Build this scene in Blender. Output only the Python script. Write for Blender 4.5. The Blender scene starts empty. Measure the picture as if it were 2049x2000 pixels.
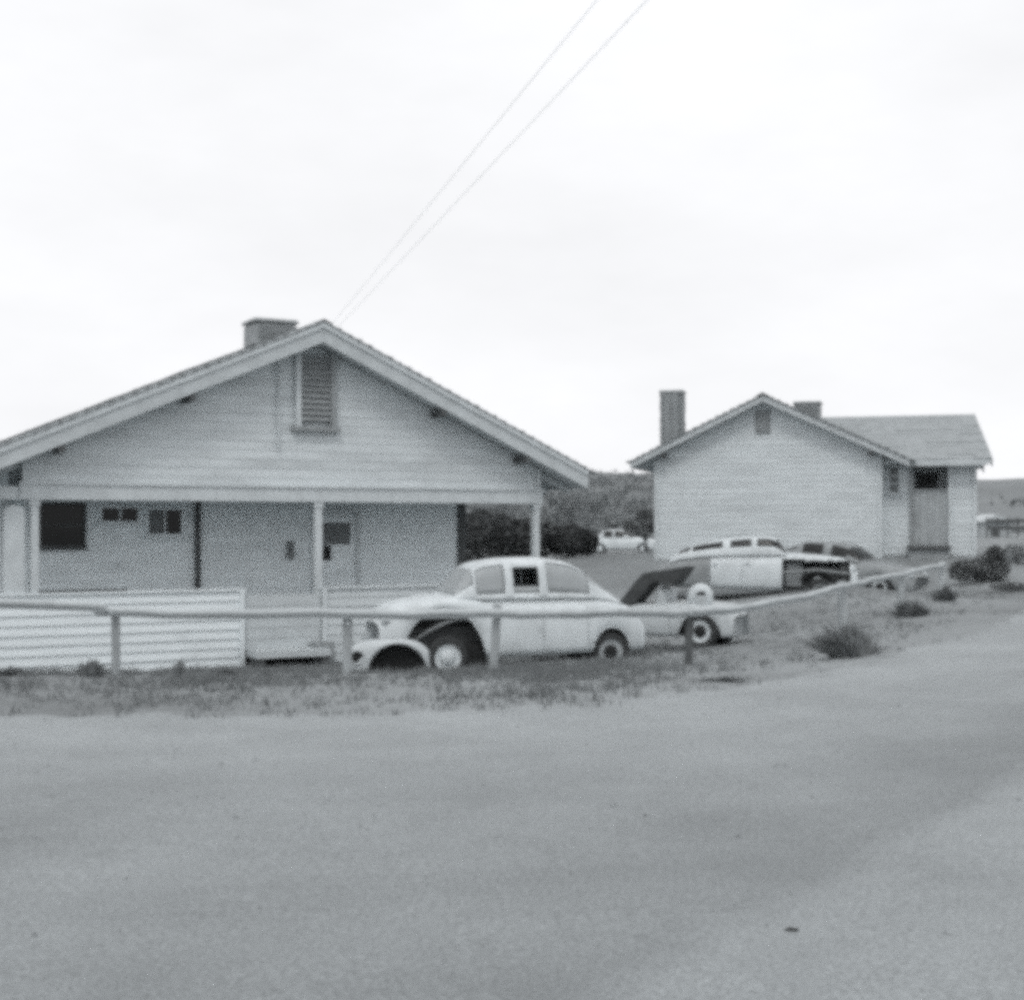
import bpy, math, random
import numpy as np
from mathutils import Vector, Matrix

scene = bpy.context.scene
col = scene.collection
R = math.radians

# ------------------------------------------------------------------ camera
F_PX, IMG_W, IMG_H, HORIZON = 2800.0, 2049.0, 2000.0, 1050.0
EYE = 2.32
cd = bpy.data.cameras.new('camera')
cam = bpy.data.objects.new('camera', cd)
col.objects.link(cam)
cam.location = (0, 0, EYE)
cam.rotation_euler = (R(90), 0, 0)
cd.sensor_fit = 'HORIZONTAL'
cd.sensor_width = 36.0
cd.lens = 36.0 * F_PX / IMG_W
cd.shift_y = (HORIZON - IMG_H / 2) / IMG_W
cd.clip_end = 3000
scene.camera = cam

# ------------------------------------------------------------------ sky, sun, exposure
SUN_ELEV, SUN_ROT = R(52), R(200)
w = bpy.data.worlds.new('World')
scene.world = w
w.use_nodes = True
nt = w.node_tree
nt.nodes.clear()
out = nt.nodes.new('ShaderNodeOutputWorld')
bg = nt.nodes.new('ShaderNodeBackground')
sky = nt.nodes.new('ShaderNodeTexSky')
sky.sky_type = 'NISHITA'
sky.sun_disc = False
sky.sun_elevation = SUN_ELEV
sky.sun_rotation = SUN_ROT
sky.air_density = 1.0
sky.dust_density = 4.0
sky.ozone_density = 1.0
bw = nt.nodes.new('ShaderNodeRGBToBW')
nt.links.new(sky.outputs[0], bw.inputs[0])
tc = nt.nodes.new('ShaderNodeTexCoord')
mp = nt.nodes.new('ShaderNodeMapping')
mp.inputs['Scale'].default_value = (1.0, 1.0, 2.6)
nz = nt.nodes.new('ShaderNodeTexNoise')
nz.inputs['Scale'].default_value = 1.5
nz.inputs['Detail'].default_value = 6
nz.inputs['Roughness'].default_value = 0.6
nt.links.new(tc.outputs['Generated'], mp.inputs[0])
nt.links.new(mp.outputs[0], nz.inputs[0])
mr = nt.nodes.new('ShaderNodeMapRange')
mr.inputs['From Min'].default_value = 0.35
mr.inputs['From Max'].default_value = 0.75
mr.inputs['To Min'].default_value = 10.1
mr.inputs['To Max'].default_value = 8.3
nt.links.new(nz.outputs[0], mr.inputs[0])
mx = nt.nodes.new('ShaderNodeMix')
mx.data_type = 'FLOAT'
mx.inputs[0].default_value = 0.88          # a closed, bright cloud deck over the clear-sky gradient
nt.links.new(bw.outputs[0], mx.inputs[2])
nt.links.new(mr.outputs[0], mx.inputs[3])
tint = nt.nodes.new('ShaderNodeMix')
tint.data_type = 'RGBA'
tint.blend_type = 'MULTIPLY'
tint.inputs[0].default_value = 1.0
tint.inputs[7].default_value = (0.972, 0.98, 1.0, 1)
nt.links.new(mx.outputs[0], tint.inputs[6])
nt.links.new(tint.outputs[2], bg.inputs['Color'])
bg.inputs['Strength'].default_value = 0.10
nt.links.new(bg.outputs[0], out.inputs[0])

sd = bpy.data.lights.new('sun', 'SUN')
sd.energy = 0.7
sd.angle = R(14)
sd.color = (1.0, 0.985, 0.96)
sun = bpy.data.objects.new('sun', sd)
col.objects.link(sun)
sun.rotation_euler = (R(90) - SUN_ELEV, 0, R(180) - SUN_ROT + R(12))
sun.location = (0, -10, 40)

vs = scene.view_settings
vs.view_transform = 'Standard'
vs.look = 'None'
vs.exposure = 0.25
vs.gamma = 1.0
vs.use_curve_mapping = False
scene.cycles.pixel_filter_type = 'GAUSSIAN'
scene.cycles.filter_width = 6.0
scene.cycles.use_denoising = False
scene.cycles.use_adaptive_sampling = True
scene.cycles.adaptive_threshold = 0.085
scene.cycles.adaptive_min_samples = 24
scene.cycles.max_bounces = 6

# ------------------------------------------------------------------ materials
def grey(v, warm=0.0):
    return (v * (0.925 + warm), v * (0.99), v * (1.015 - warm), 1)

def mat(name, v, var=0.25, scale=6.0, rough=0.8, bump=0.15, bscale=None, fine=0.0, fscale=120.0, stretch=(1, 1, 1),
        metal=0.0, spec=0.3, dark=None, dscale=1.2, dlo=0.55, dhi=0.75):
    """a greyish procedural material: mottling, fine grain, optional darker stains"""
    m = bpy.data.materials.new(name)
    m.use_nodes = True
    t = m.node_tree
    b = t.nodes['Principled BSDF']
    b.inputs['Roughness'].default_value = rough
    b.inputs['Metallic'].default_value = metal
    b.inputs['Specular IOR Level'].default_value = spec
    tcn = t.nodes.new('ShaderNodeTexCoord')
    mpn = t.nodes.new('ShaderNodeMapping')
    mpn.inputs['Scale'].default_value = stretch
    oi = t.nodes.new('ShaderNodeObjectInfo')
    add = t.nodes.new('ShaderNodeVectorMath')
    add.operation = 'ADD'
    sc = t.nodes.new('ShaderNodeVectorMath')
    sc.operation = 'SCALE'
    sc.inputs[0].default_value = (37.0, 19.0, 53.0)
    t.links.new(oi.outputs['Random'], sc.inputs['Scale'])
    t.links.new(tcn.outputs['Object'], add.inputs[0])
    t.links.new(sc.outputs[0], add.inputs[1])
    t.links.new(add.outputs[0], mpn.inputs[0])
    n = t.nodes.new('ShaderNodeTexNoise')
    n.inputs['Scale'].default_value = scale
    n.inputs['Detail'].default_value = 8
    n.inputs['Roughness'].default_value = 0.62
    t.links.new(mpn.outputs[0], n.inputs[0])
    r = t.nodes.new('ShaderNodeMapRange')
    r.inputs['From Min'].default_value = 0.25
    r.inputs['From Max'].default_value = 0.75
    r.inputs['To Min'].default_value = v * (1 - var)
    r.inputs['To Max'].default_value = v * (1 + var)
    t.links.new(n.outputs[0], r.inputs[0])
    last = r.outputs[0]
    if fine:
        n2 = t.nodes.new('ShaderNodeTexNoise')
        n2.inputs['Scale'].default_value = fscale
        n2.inputs['Detail'].default_value = 4
        n2.inputs['Roughness'].default_value = 0.8
        t.links.new(mpn.outputs[0], n2.inputs[0])
        r2 = t.nodes.new('ShaderNodeMapRange')
        r2.inputs['From Min'].default_value = 0.3
        r2.inputs['From Max'].default_value = 0.7
        r2.inputs['To Min'].default_value = 1 - fine
        r2.inputs['To Max'].default_value = 1 + fine
        t.links.new(n2.outputs[0], r2.inputs[0])
        mu = t.nodes.new('ShaderNodeMath')
        mu.operation = 'MULTIPLY'
        t.links.new(last, mu.inputs[0])
        t.links.new(r2.outputs[0], mu.inputs[1])
        last = mu.outputs[0]
    if dark is not None:
        n3 = t.nodes.new('ShaderNodeTexNoise')
        n3.inputs['Scale'].default_value = dscale
        n3.inputs['Detail'].default_value = 7
        n3.inputs['Roughness'].default_value = 0.65
        t.links.new(add.outputs[0], n3.inputs[0])
        r3 = t.nodes.new('ShaderNodeMapRange')
        r3.inputs['From Min'].default_value = dlo
        r3.inputs['From Max'].default_value = dhi
        r3.inputs['To Min'].default_value = 1.0
        r3.inputs['To Max'].default_value = dark
        t.links.new(n3.outputs[0], r3.inputs[0])
        mu = t.nodes.new('ShaderNodeMath')
        mu.operation = 'MULTIPLY'
        t.links.new(last, mu.inputs[0])
        t.links.new(r3.outputs[0], mu.inputs[1])
        last = mu.outputs[0]
    cmb = t.nodes.new('ShaderNodeVectorMath')
    cmb.operation = 'SCALE'
    cmb.inputs[0].default_value = grey(1.0)[:3]
    t.links.new(last, cmb.inputs['Scale'])
    t.links.new(cmb.outputs[0], b.inputs['Base Color'])
    if bump:
        nb = t.nodes.new('ShaderNodeTexNoise')
        nb.inputs['Scale'].default_value = bscale or scale * 6
        nb.inputs['Detail'].default_value = 6
        t.links.new(mpn.outputs[0], nb.inputs[0])
        bp = t.nodes.new('ShaderNodeBump')
        bp.inputs['Strength'].default_value = bump
        bp.inputs['Distance'].default_value = 0.02
        t.links.new(nb.outputs[0], bp.inputs['Height'])
        t.links.new(bp.outputs[0], b.inputs['Normal'])
    return m

M = {}
M['siding'] = mat('painted_siding', 0.63, 0.10, 3.0, 0.75, 0.2, 30, stretch=(0.35, 1, 4), dark=0.74, dscale=0.5, dlo=0.45, dhi=0.8)
M['siding_low'] = mat('fresh_white_boards', 0.74, 0.10, 3.0, 0.7, 0.2, 30, stretch=(0.35, 1, 4), dark=0.8, dscale=0.8)
M['porch_wall'] = mat('porch_wall_paint', 0.78, 0.12, 2.5, 0.8, 0.15, 30, dark=0.8, dscale=0.7)
M['trim'] = mat('weathered_trim', 0.56, 0.15, 4.0, 0.75, 0.2, 30, stretch=(1, 1, 0.4))
M['fascia'] = mat('fascia_paint', 0.50, 0.18, 4.0, 0.75, 0.2, 30)
M['soffit'] = mat('soffit_boards', 0.52, 0.2, 4.0, 0.85, 0.2, 30)
M['shingle'] = mat('asphalt_shingle', 0.23, 0.3, 5.0, 0.9, 0.4, 60, fine=0.25, fscale=60)
M['shingle_pale'] = mat('faded_shingle', 0.34, 0.14, 4.0, 0.9, 0.4, 60, fine=0.2, fscale=60)
M['darkwood'] = mat('dark_wood', 0.09, 0.3, 5.0, 0.8, 0.2, 40)
M['greywood'] = mat('grey_wood', 0.38, 0.22, 5.0, 0.85, 0.3, 40, stretch=(0.4, 1, 2), dark=0.65, dscale=1.0)
M['stoop'] = mat('stoop_planks', 0.52, 0.15, 4.0, 0.85, 0.3, 40, stretch=(0.4, 1, 2), dark=0.75, dscale=1.0)
M['vent'] = mat('vent_wood', 0.29, 0.2, 5.0, 0.8, 0.2, 40)
M['concrete'] = mat('concrete', 0.32, 0.2, 4.0, 0.9, 0.3, 40, dark=0.7)
M['brick'] = mat('chimney_brick', 0.31, 0.3, 9.0, 0.9, 0.4, 60)
M['mortar'] = mat('mortar', 0.32, 0.2, 9.0, 0.95, 0.3, 60)
M['cooler'] = mat('cooler_metal', 0.29, 0.22, 5.0, 0.6, 0.1, 30, dark=0.6)
M['glass'] = mat('window_glass', 0.012, 0.3, 3.0, 0.12, 0.0, spec=0.25)
M['pale_glass'] = mat('pale_car_glass', 0.34, 0.16, 3.0, 0.35, 0.0, spec=0.35)  # one pale opaque grey for car windows
M['dark_glass'] = mat('dark_car_glass', 0.02, 0.3, 3.0, 0.2, 0.0, spec=0.3)
M['curtain'] = mat('curtain_cloth', 0.17, 0.2, 6.0, 0.9, 0.2)
M['car_white'] = mat('chalky_white_paint', 0.62, 0.14, 2.5, 0.5, 0.04, 20, spec=0.4, dark=0.62, dscale=2.0, dlo=0.5, dhi=0.8)
M['car_pale'] = mat('faded_pale_paint', 0.50, 0.14, 2.5, 0.5, 0.04, 20, spec=0.4, dark=0.6, dscale=2.2, dlo=0.5, dhi=0.8)
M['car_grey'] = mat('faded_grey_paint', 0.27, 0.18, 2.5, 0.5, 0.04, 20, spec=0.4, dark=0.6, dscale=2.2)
M['car_dark'] = mat('dark_car_paint', 0.055, 0.3, 3.0, 0.45, 0.04, 20)
M['black'] = mat('rough_black', 0.018, 0.5, 8.0, 0.8, 0.3, 40)  # for black parts, and for blocks with shade put into their colour
M['grime'] = mat('oily_grime', 0.06, 0.5, 8.0, 0.8, 0.3, 40, dark=0.4, dscale=6.0)
M['tyre'] = mat('perished_rubber', 0.045, 0.3, 9.0, 0.85, 0.2, 60)
M['chrome'] = mat('dull_chrome', 0.55, 0.12, 6.0, 0.35, 0.05, 30, metal=0.7)
M['hub'] = mat('hubcap_enamel', 0.62, 0.12, 8.0, 0.45, 0.05, 30)
M['rail'] = mat('guard_rail_plank', 0.46, 0.16, 3.0, 0.8, 0.25, 30, stretch=(0.3, 1, 3), dark=0.7, dscale=1.5)
M['post'] = mat('post_wood', 0.34, 0.25, 6.0, 0.9, 0.35, 40, stretch=(1, 1, 0.3))
M['wire'] = mat('overhead_wire', 0.75, 0.1, 6.0, 0.7, 0.0)
M['bark'] = mat('bark', 0.10, 0.3, 8.0, 0.9, 0.4, 30)
M['leaf'] = mat('dusty_leaves', 0.22, 0.4, 3.0, 0.8, 0.0)
M['leaf_dark'] = mat('dark_leaves', 0.07, 0.4, 3.0, 0.8, 0.0)
M['leaf_pale'] = mat('scrub_leaves', 0.15, 0.35, 3.0, 0.8, 0.0)
M['dry'] = mat('dry_weed', 0.15, 0.35, 4.0, 0.85, 0.0)
M['grass'] = mat('dry_grass', 0.165, 0.35, 2.0, 0.85, 0.0)
M['stone'] = mat('field_stone', 0.20, 0.3, 9.0, 0.9, 0.4, 30)
M['hill'] = mat('far_hillside', 0.20, 0.35, 0.035, 0.95, 0.0, dark=0.6, dscale=0.06)
M['ground'] = mat('dirt_ground', 0.255, 0.20, 0.35, 0.95, 0.6, 14, fine=0.5, fscale=26, dark=0.66, dscale=0.22, dlo=0.45, dhi=0.72)

# ------------------------------------------------------------------ mesh helpers
class MB:
    def __init__(self):
        self.v = []
        self.f = []
    def add(self, vs_, fs_):
        o = len(self.v)
        self.v += [tuple(p) for p in vs_]
        self.f += [tuple(i + o for i in f) for f in fs_]
        return self
    def box(self, x0, x1, y0, y1, z0, z1):
        return self.add([(x0, y0, z0), (x1, y0, z0), (x1, y1, z0), (x0, y1, z0), (x0, y0, z1), (x1, y0, z1), (x1, y1, z1), (x0, y1, z1)],
                        [(0, 3, 2, 1), (4, 5, 6, 7), (0, 1, 5, 4), (1, 2, 6, 5), (2, 3, 7, 6), (3, 0, 4, 7)])
    def cbox(self, x0, x1, y0, y1, z0, z1, c=0.02):
        """box with its upper and vertical edges chamfered"""
        a = [(x0 + c, y0), (x1 - c, y0), (x1, y0 + c), (x1, y1 - c), (x1 - c, y1), (x0 + c, y1), (x0, y1 - c), (x0, y0 + c)]
        b = [(x0 + 2 * c, y0 + c), (x1 - 2 * c, y0 + c), (x1 - c, y0 + 2 * c), (x1 - c, y1 - 2 * c), (x1 - 2 * c, y1 - c), (x0 + 2 * c, y1 - c), (x0 + c, y1 - 2 * c), (x0 + c, y0 + 2 * c)]
        vs_ = [(x, y, z0) for x, y in a] + [(x, y, z1 - c) for x, y in a] + [(x, y, z1) for x, y in b]
        fs_ = [tuple(range(7, -1, -1)), tuple(range(16, 24))]
        for k in range(8):
            n = (k + 1) % 8
            fs_ += [(k, n, 8 + n, 8 + k), (8 + k, 8 + n, 16 + n, 16 + k)]
        return self.add(vs_, fs_)
    def prism(self, poly, axis, a, b):
        """extrude a 2-D polygon; axis 'y': poly in (x,z); axis 'x': poly in (y,z); axis 'z': poly in (x,y)"""
        def p3(p, t):
            return {'y': (p[0], t, p[1]), 'x': (t, p[0], p[1]), 'z': (p[0], p[1], t)}[axis]
        n = len(poly)
        vs_ = [p3(p, a) for p in poly] + [p3(p, b) for p in poly]
        fs_ = [tuple(range(n)), tuple(range(2 * n - 1, n - 1, -1))] + [(k, k + n, (k + 1) % n + n, (k + 1) % n) for k in range(n)]
        return self.add(vs_, fs_)
    def tube(self, pts, rad, n=8, cap=True):
        pts = [Vector(p) for p in pts]
        rr = rad if isinstance(rad, (list, tuple)) else [rad] * len(pts)
        vs_, fs_ = [], []
        for i, p in enumerate(pts):
            d = (pts[min(i + 1, len(pts) - 1)] - pts[max(i - 1, 0)]).normalized()
            a = d.orthogonal().normalized() if abs(d.z) > 0.95 else d.cross(Vector((0, 0, 1))).normalized()
            b = d.cross(a)
            for k in range(n):
                t = 2 * math.pi * k / n
                vs_.append(p + (a * math.cos(t) + b * math.sin(t)) * rr[i])
        for i in range(len(pts) - 1):
            for k in range(n):
                fs_.append((i * n + k, i * n + (k + 1) % n, (i + 1) * n + (k + 1) % n, (i + 1) * n + k))
        if cap:
            fs_ += [tuple(range(n - 1, -1, -1)), tuple(range((len(pts) - 1) * n, len(pts) * n))]
        return self.add(vs_, fs_)
    def lathe(self, prof, n=24, axis='y', c=(0, 0, 0)):
        """revolve (radius, offset) pairs about an axis through c"""
        vs_, fs_ = [], []
        for r_, o in prof:
            for k in range(n):
                t = 2 * math.pi * k / n
                p = {'y': (r_ * math.cos(t), o, r_ * math.sin(t)), 'z': (r_ * math.cos(t), r_ * math.sin(t), o), 'x': (o, r_ * math.cos(t), r_ * math.sin(t))}[axis]
                vs_.append((p[0] + c[0], p[1] + c[1], p[2] + c[2]))
        for i in range(len(prof) - 1):
            for k in range(n):
                fs_.append((i * n + k, i * n + (k + 1) % n, (i + 1) * n + (k + 1) % n, (i + 1) * n + k))
        return self.add(vs_, fs_)
    def mesh(self, name, m, smooth=False):
        me = bpy.data.meshes.new(name)
        me.from_pydata(self.v, [], self.f)
        me.materials.append(M[m] if isinstance(m, str) else m)
        if smooth:
            me.polygons.foreach_set('use_smooth', [True] * len(me.polygons))
        me.update()
        return me
    def build(self, name, m, parent=None, smooth=False, loc=None, **props):
        o = bpy.data.objects.new(name, self.mesh(name, m, smooth))
        col.objects.link(o)
        if parent is not None:
            o.parent = parent
        if loc:
            o.location = loc
        for k, v in props.items():
            o[k] = v
        return o

def link(name, me, parent=None, loc=(0, 0, 0), rot=(0, 0, 0), **props):
    o = bpy.data.objects.new(name, me)
    col.objects.link(o)
    o.parent = parent
    o.location = loc
    o.rotation_euler = rot
    for k, v in props.items():
        o[k] = v
    return o

def thing(name, loc, rz, label, category, group=None, rot=None):
    o = bpy.data.objects.new(name, None)
    col.objects.link(o)
    o.location = loc
    o.rotation_euler = rot or (0, 0, rz)
    o['label'] = label
    o['category'] = category
    if group:
        o['group'] = group
    o.empty_display_size = 0.2
    return o

# ------------------------------------------------------------------ terrain
CTRL = [(-30, -4, .75), (-15, 0, .75), (0, 0, .75), (15, 0, .75), (30, 0, .8), (-40, 9, .7), (-14, 7, .75), (-5, 7, .75), (2, 7, .75), (9, 9, .75), (16, 16, .78),
        (-4.2, 11.5, .74), (-.1, 12.1, .74), (2.1, 14.2, .73), (4.6, 17.6, .73), (10.1, 27.5, .78), (15, 27, .8), (16, 37, .95), (22, 30, .85), (30, 50, 1.2),
        (-5.7, 15.6, .62), (-4.5, 16, .61), (-2, 16.5, .57), (-.1, 17, .53), (1.75, 17.8, .5), (2.9, 18.7, .48), (4.3, 21, .53), (5.7, 23.5, .6), (7.5, 27, .68), (9.7, 31.5, .76),
        (-1, 19.2, .29), (-2.6, 19, .28), (1.4, 20, .44), (3.1, 23, .33), (-14, 15, .6), (-20, 20, 0.2), (-6, 20, .1),
        (-8.2, 23.2, -.22), (-3.6, 25.6, -.24), (.5, 27.8, -.2), (-12, 25, -.2), (-8, 34, -.1), (-3, 36, 0), (2, 30, .15), (-20, 34, 0),
        (4, 29, .45), (5.2, 34.5, .57), (7.9, 32.5, .86), (9.3, 34.2, .70), (4, 38.6, 1.3), (7, 37.7, 1.3), (10, 36.9, 1.35), (13, 36.5, 1.4), (7, 46, 1.5),
        (12, 33.5, 1.05), (1, 41, 1.25), (3.9, 50, 1.15), (-2, 45, 1.0), (0, 70, .8), (6, 70, .8), (6, 85, .52), (0, 85, .55), (20, 44, 1.6), (30, 70, 1.8), (-30, 70, 1.2), (0, 110, 1.0), (60, 110, 2.0), (-60, 110, 1.0),
        (60, 40, 1.2), (-60, 40, .5), (0, -40, .6), (60, -20, .6), (-60, -20, .6), (0, 200, 1.5), (150, 200, 2), (-150, 200, 1.5)]
_P = np.array([c[:2] for c in CTRL], float)
_Z = np.array([c[2] for c in CTRL], float)
_phi = lambda d2: np.sqrt(d2 + 1.5)
_D = ((_P[:, None, :] - _P[None, :, :]) ** 2).sum(-1)
_A = np.block([[_phi(_D), np.ones((len(_P), 1))], [np.ones((1, len(_P))), np.zeros((1, 1))]])
_W = np.linalg.solve(_A, np.append(_Z, 0))
def heights(x, y):
    x = np.atleast_1d(np.asarray(x, float)); y = np.atleast_1d(np.asarray(y, float))
    d2 = (x[:, None] - _P[None, :, 0]) ** 2 + (y[:, None] - _P[None, :, 1]) ** 2
    z = _phi(d2) @ _W[:-1] + _W[-1]
    z = z + 0.018 * np.sin(x * 2.1 + y * .7) * np.sin(y * 1.7 - x * .4) + 0.012 * np.sin(x * 5.3 + 1.3) * np.sin(y * 4.7)
    return z
def gz(x, y):
    return float(heights(x, y)[0])

# far edge of the road, seen from the camera; the road lies on the near side of it
EDGE = [(-120, 2), (-60, 7.0), (-30, 9.6), (-14, 10.8), (-4.2, 11.5), (-.1, 12.1), (2.15, 14.0), (4.6, 17.4), (7.4, 22.2), (10.1, 27.5), (13.5, 35), (17.5, 45), (24, 62), (34, 90), (50, 140)]
def smooth_curve(pts, n):
    p = [Vector((a, b, 0)) for a, b in pts]
    res = []
    for i in range(len(p) - 1):
        p0, p1, p2, p3 = p[max(i - 1, 0)], p[i], p[i + 1], p[min(i + 2, len(p) - 1)]
        for k in range(n):
            t = k / n
            res.append(0.5 * ((2 * p1) + (p2 - p0) * t + (2 * p0 - 5 * p1 + 4 * p2 - p3) * t * t + (3 * p1 - p0 - 3 * p2 + p3) * t ** 3))
    res.append(p[-1])
    return res
EC = smooth_curve(EDGE, 24)
_EA = np.array([(p.x, p.y) for p in EC])
_ET = np.gradient(_EA, axis=0)
_ET /= np.linalg.norm(_ET, axis=1)[:, None]
def road_depth(x, y):
    """signed distance onto the road from its far edge (positive on the road)"""
    x = np.atleast_1d(x); y = np.atleast_1d(y)
    d2 = (x[:, None] - _EA[None, :, 0]) ** 2 + (y[:, None] - _EA[None, :, 1]) ** 2
    i = d2.argmin(1)
    s = (x - _EA[i, 0]) * _ET[i, 1] - (y - _EA[i, 1]) * _ET[i, 0]
    return np.sign(s) * np.sqrt(d2[np.arange(len(x)), i])

# ground sheet: fine near the place, coarse to the horizon
def axis(lo, hi, flo, fhi, step):
    a = list(np.arange(flo, fhi + 1e-6, step))
    s, x = step, fhi
    while x < hi:
        s *= 1.22; x += s; a.append(min(x, hi))
    s, x, b = step, flo, []
    while x > lo:
        s *= 1.22; x -= s; b.append(max(x, lo))
    return np.array(b[::-1] + a)
gx, gy = axis(-900, 900, -13, 16, 0.3), axis(-120, 1500, 6, 44, 0.3)
GX, GY = np.meshgrid(gx, gy)
gzv = heights(GX.ravel(), GY.ravel())
rd = road_depth(GX.ravel(), GY.ravel())
gzv = gzv - 0.06 * np.clip((rd - 0.25) / 0.8, 0, 1)
far = np.clip((np.hypot(GX.ravel(), GY.ravel()) - 200) / 200, 0, 1)
gzv = gzv * (1 - far) + 2.0 * far
ground = MB()
nx_, ny_ = len(gx), len(gy)
ground.v = list(zip(GX.ravel().tolist(), GY.ravel().tolist(), gzv.tolist()))
ground.f = [(j * nx_ + i, j * nx_ + i + 1, (j + 1) * nx_ + i + 1, (j + 1) * nx_ + i) for j in range(ny_ - 1) for i in range(nx_ - 1)]
ground.build('ground', 'ground', smooth=True, kind='structure')

# road sheet with a ragged far edge, wheel tracks by distance from that edge
def road_material():
    m = mat('packed_gravel_road', 0.285, 0.13, 0.9, 0.95, 0.9, 40, fine=0.42, fscale=50, dark=0.88, dscale=0.35, dlo=0.42, dhi=0.75)
    t = m.node_tree
    b = t.nodes['Principled BSDF']
    src = b.inputs['Base Color'].links[0].from_socket
    at = t.nodes.new('ShaderNodeAttribute')
    at.attribute_name = 'across'
    nw = t.nodes.new('ShaderNodeTexNoise')
    nw.inputs['Scale'].default_value = 0.5
    nw.inputs['Detail'].default_value = 5
    tcn = t.nodes.new('ShaderNodeTexCoord')
    t.links.new(tcn.outputs['Object'], nw.inputs[0])
    ad = t.nodes.new('ShaderNodeMath'); ad.operation = 'MULTIPLY_ADD'
    ad.inputs[1].default_value = 1.3
    t.links.new(nw.outputs[0], ad.inputs[0])
    t.links.new(at.outputs['Fac'], ad.inputs[2])
    dv = t.nodes.new('ShaderNodeMath'); dv.operation = 'DIVIDE'
    dv.inputs[1].default_value = 14.0
    t.links.new(ad.outputs[0], dv.inputs[0])
    rp = t.nodes.new('ShaderNodeValToRGB')
    el = rp.color_ramp.elements
    el[0].position = 0.0; el[0].color = (0.93,) * 3 + (1,)
    el[1].position = 1.0; el[1].color = (0.95,) * 3 + (1,)
    for p, c in ((.06, 1.16), (.18, 1.14), (.28, 1.02), (.40, .98), (.50, .97), (.62, .98), (.78, 1.0)):
        e = el.new(p); e.color = (c, c, c, 1)
    t.links.new(dv.outputs[0], rp.inputs[0])
    mu = t.nodes.new('ShaderNodeMix'); mu.data_type = 'RGBA'; mu.blend_type = 'MULTIPLY'
    mu.inputs[0].default_value = 1.0
    t.links.new(src, mu.inputs[6]); t.links.new(rp.outputs[0], mu.inputs[7])
    # faint streaks drawn out along the road by passing wheels
    al = t.nodes.new('ShaderNodeAttribute'); al.attribute_name = 'along'
    cx_ = t.nodes.new('ShaderNodeCombineXYZ')
    m1 = t.nodes.new('ShaderNodeMath'); m1.operation = 'MULTIPLY'; m1.inputs[1].default_value = 0.22
    t.links.new(al.outputs['Fac'], m1.inputs[0])
    t.links.new(m1.outputs[0], cx_.inputs[0]); t.links.new(at.outputs['Fac'], cx_.inputs[1])
    ns_ = t.nodes.new('ShaderNodeTexNoise'); ns_.inputs['Scale'].default_value = 1.6; ns_.inputs['Detail'].default_value = 7; ns_.inputs['Roughness'].default_value = .7
    t.links.new(cx_.outputs[0], ns_.inputs[0])
    rs = t.nodes.new('ShaderNodeMapRange'); rs.inputs['From Min'].default_value = .3; rs.inputs['From Max'].default_value = .7
    rs.inputs['To Min'].default_value = .94; rs.inputs['To Max'].default_value = 1.06
    t.links.new(ns_.outputs[0], rs.inputs[0])
    m2 = t.nodes.new('ShaderNodeVectorMath'); m2.operation = 'SCALE'
    t.links.new(mu.outputs[2], m2.inputs[0]); t.links.new(rs.outputs[0], m2.inputs['Scale'])
    # a paler gravel pull-out crosses the near side of the road at a slant
    dt = t.nodes.new('ShaderNodeVectorMath'); dt.operation = 'DOT_PRODUCT'
    dt.inputs[1].default_value = (.81, -.58, 0)
    t.links.new(tcn.outputs['Object'], dt.inputs[0])
    wob = t.nodes.new('ShaderNodeMath'); wob.operation = 'MULTIPLY_ADD'; wob.inputs[1].default_value = 0.6
    t.links.new(nw.outputs[0], wob.inputs[0]); t.links.new(dt.outputs['Value'], wob.inputs[2])
    mp2 = t.nodes.new('ShaderNodeMapRange')
    mp2.inputs['From Min'].default_value = .81 * .46 - .58 * 4.83 + .30 - 2.5
    mp2.inputs['From Max'].default_value = .81 * .46 - .58 * 4.83 + .30 + 2.5
    t.links.new(wob.outputs[0], mp2.inputs[0])
    r4 = t.nodes.new('ShaderNodeValToRGB'); e4 = r4.color_ramp.elements
    e4[0].position = 0; e4[0].color = (1, 1, 1, 1); e4[1].position = 1; e4[1].color = (.97, .97, .97, 1)
    for p, c in ((.25, .98), (.47, .88), (.52, 1.10), (.66, 1.14), (.85, 1.02)):
        e = e4.new(p); e.color = (c, c, c, 1)
    t.links.new(mp2.outputs[0], r4.inputs[0])
    m3 = t.nodes.new('ShaderNodeMix'); m3.data_type = 'RGBA'; m3.blend_type = 'MULTIPLY'; m3.inputs[0].default_value = 1.0
    t.links.new(m2.outputs[0], m3.inputs[6]); t.links.new(r4.outputs[0], m3.inputs[7])
    t.links.new(m3.outputs[2], b.inputs['Base Color'])
    return m
rng = random.Random(4)
vsteps = [0, .12, .3, .6, 1, 1.6, 2.4, 3.2, 4, 5, 6, 7, 8, 9.5, 11, 13, 16]
rm = MB()
ed = []
j0 = 0.0
for i, p in enumerate(EC):
    tng = Vector((_ET[i, 0], _ET[i, 1], 0)); nrm = Vector((tng.y, -tng.x, 0))
    j0 = 0.7 * j0 + 0.3 * rng.uniform(-.55, .55)
    for k, v_ in enumerate(vsteps):
        q = p + nrm * (v_ + j0 * max(0, 1 - v_ / 2))
        ed.append((q.x, q.y, v_))
ex = np.array(ed)
ez = heights(ex[:, 0], ex[:, 1])
lift = np.where(ex[:, 2] < .05, -0.07, np.where(ex[:, 2] < .2, -0.005, np.where(ex[:, 2] < .5, .012, .018)))
rm.v = [(a, b, c + l) for (a, b, _), c, l in zip(ed, ez, lift)]
nv = len(vsteps)
rm.f = [(i * nv + k, i * nv + k + 1, (i + 1) * nv + k + 1, (i + 1) * nv + k) for i in range(len(EC) - 1) for k in range(nv - 1)]
rm.f = [f[::-1] for f in rm.f]
road = rm.build('road', road_material(), smooth=True, kind='structure')
at_ = road.data.attributes.new('across', 'FLOAT', 'POINT')
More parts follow.
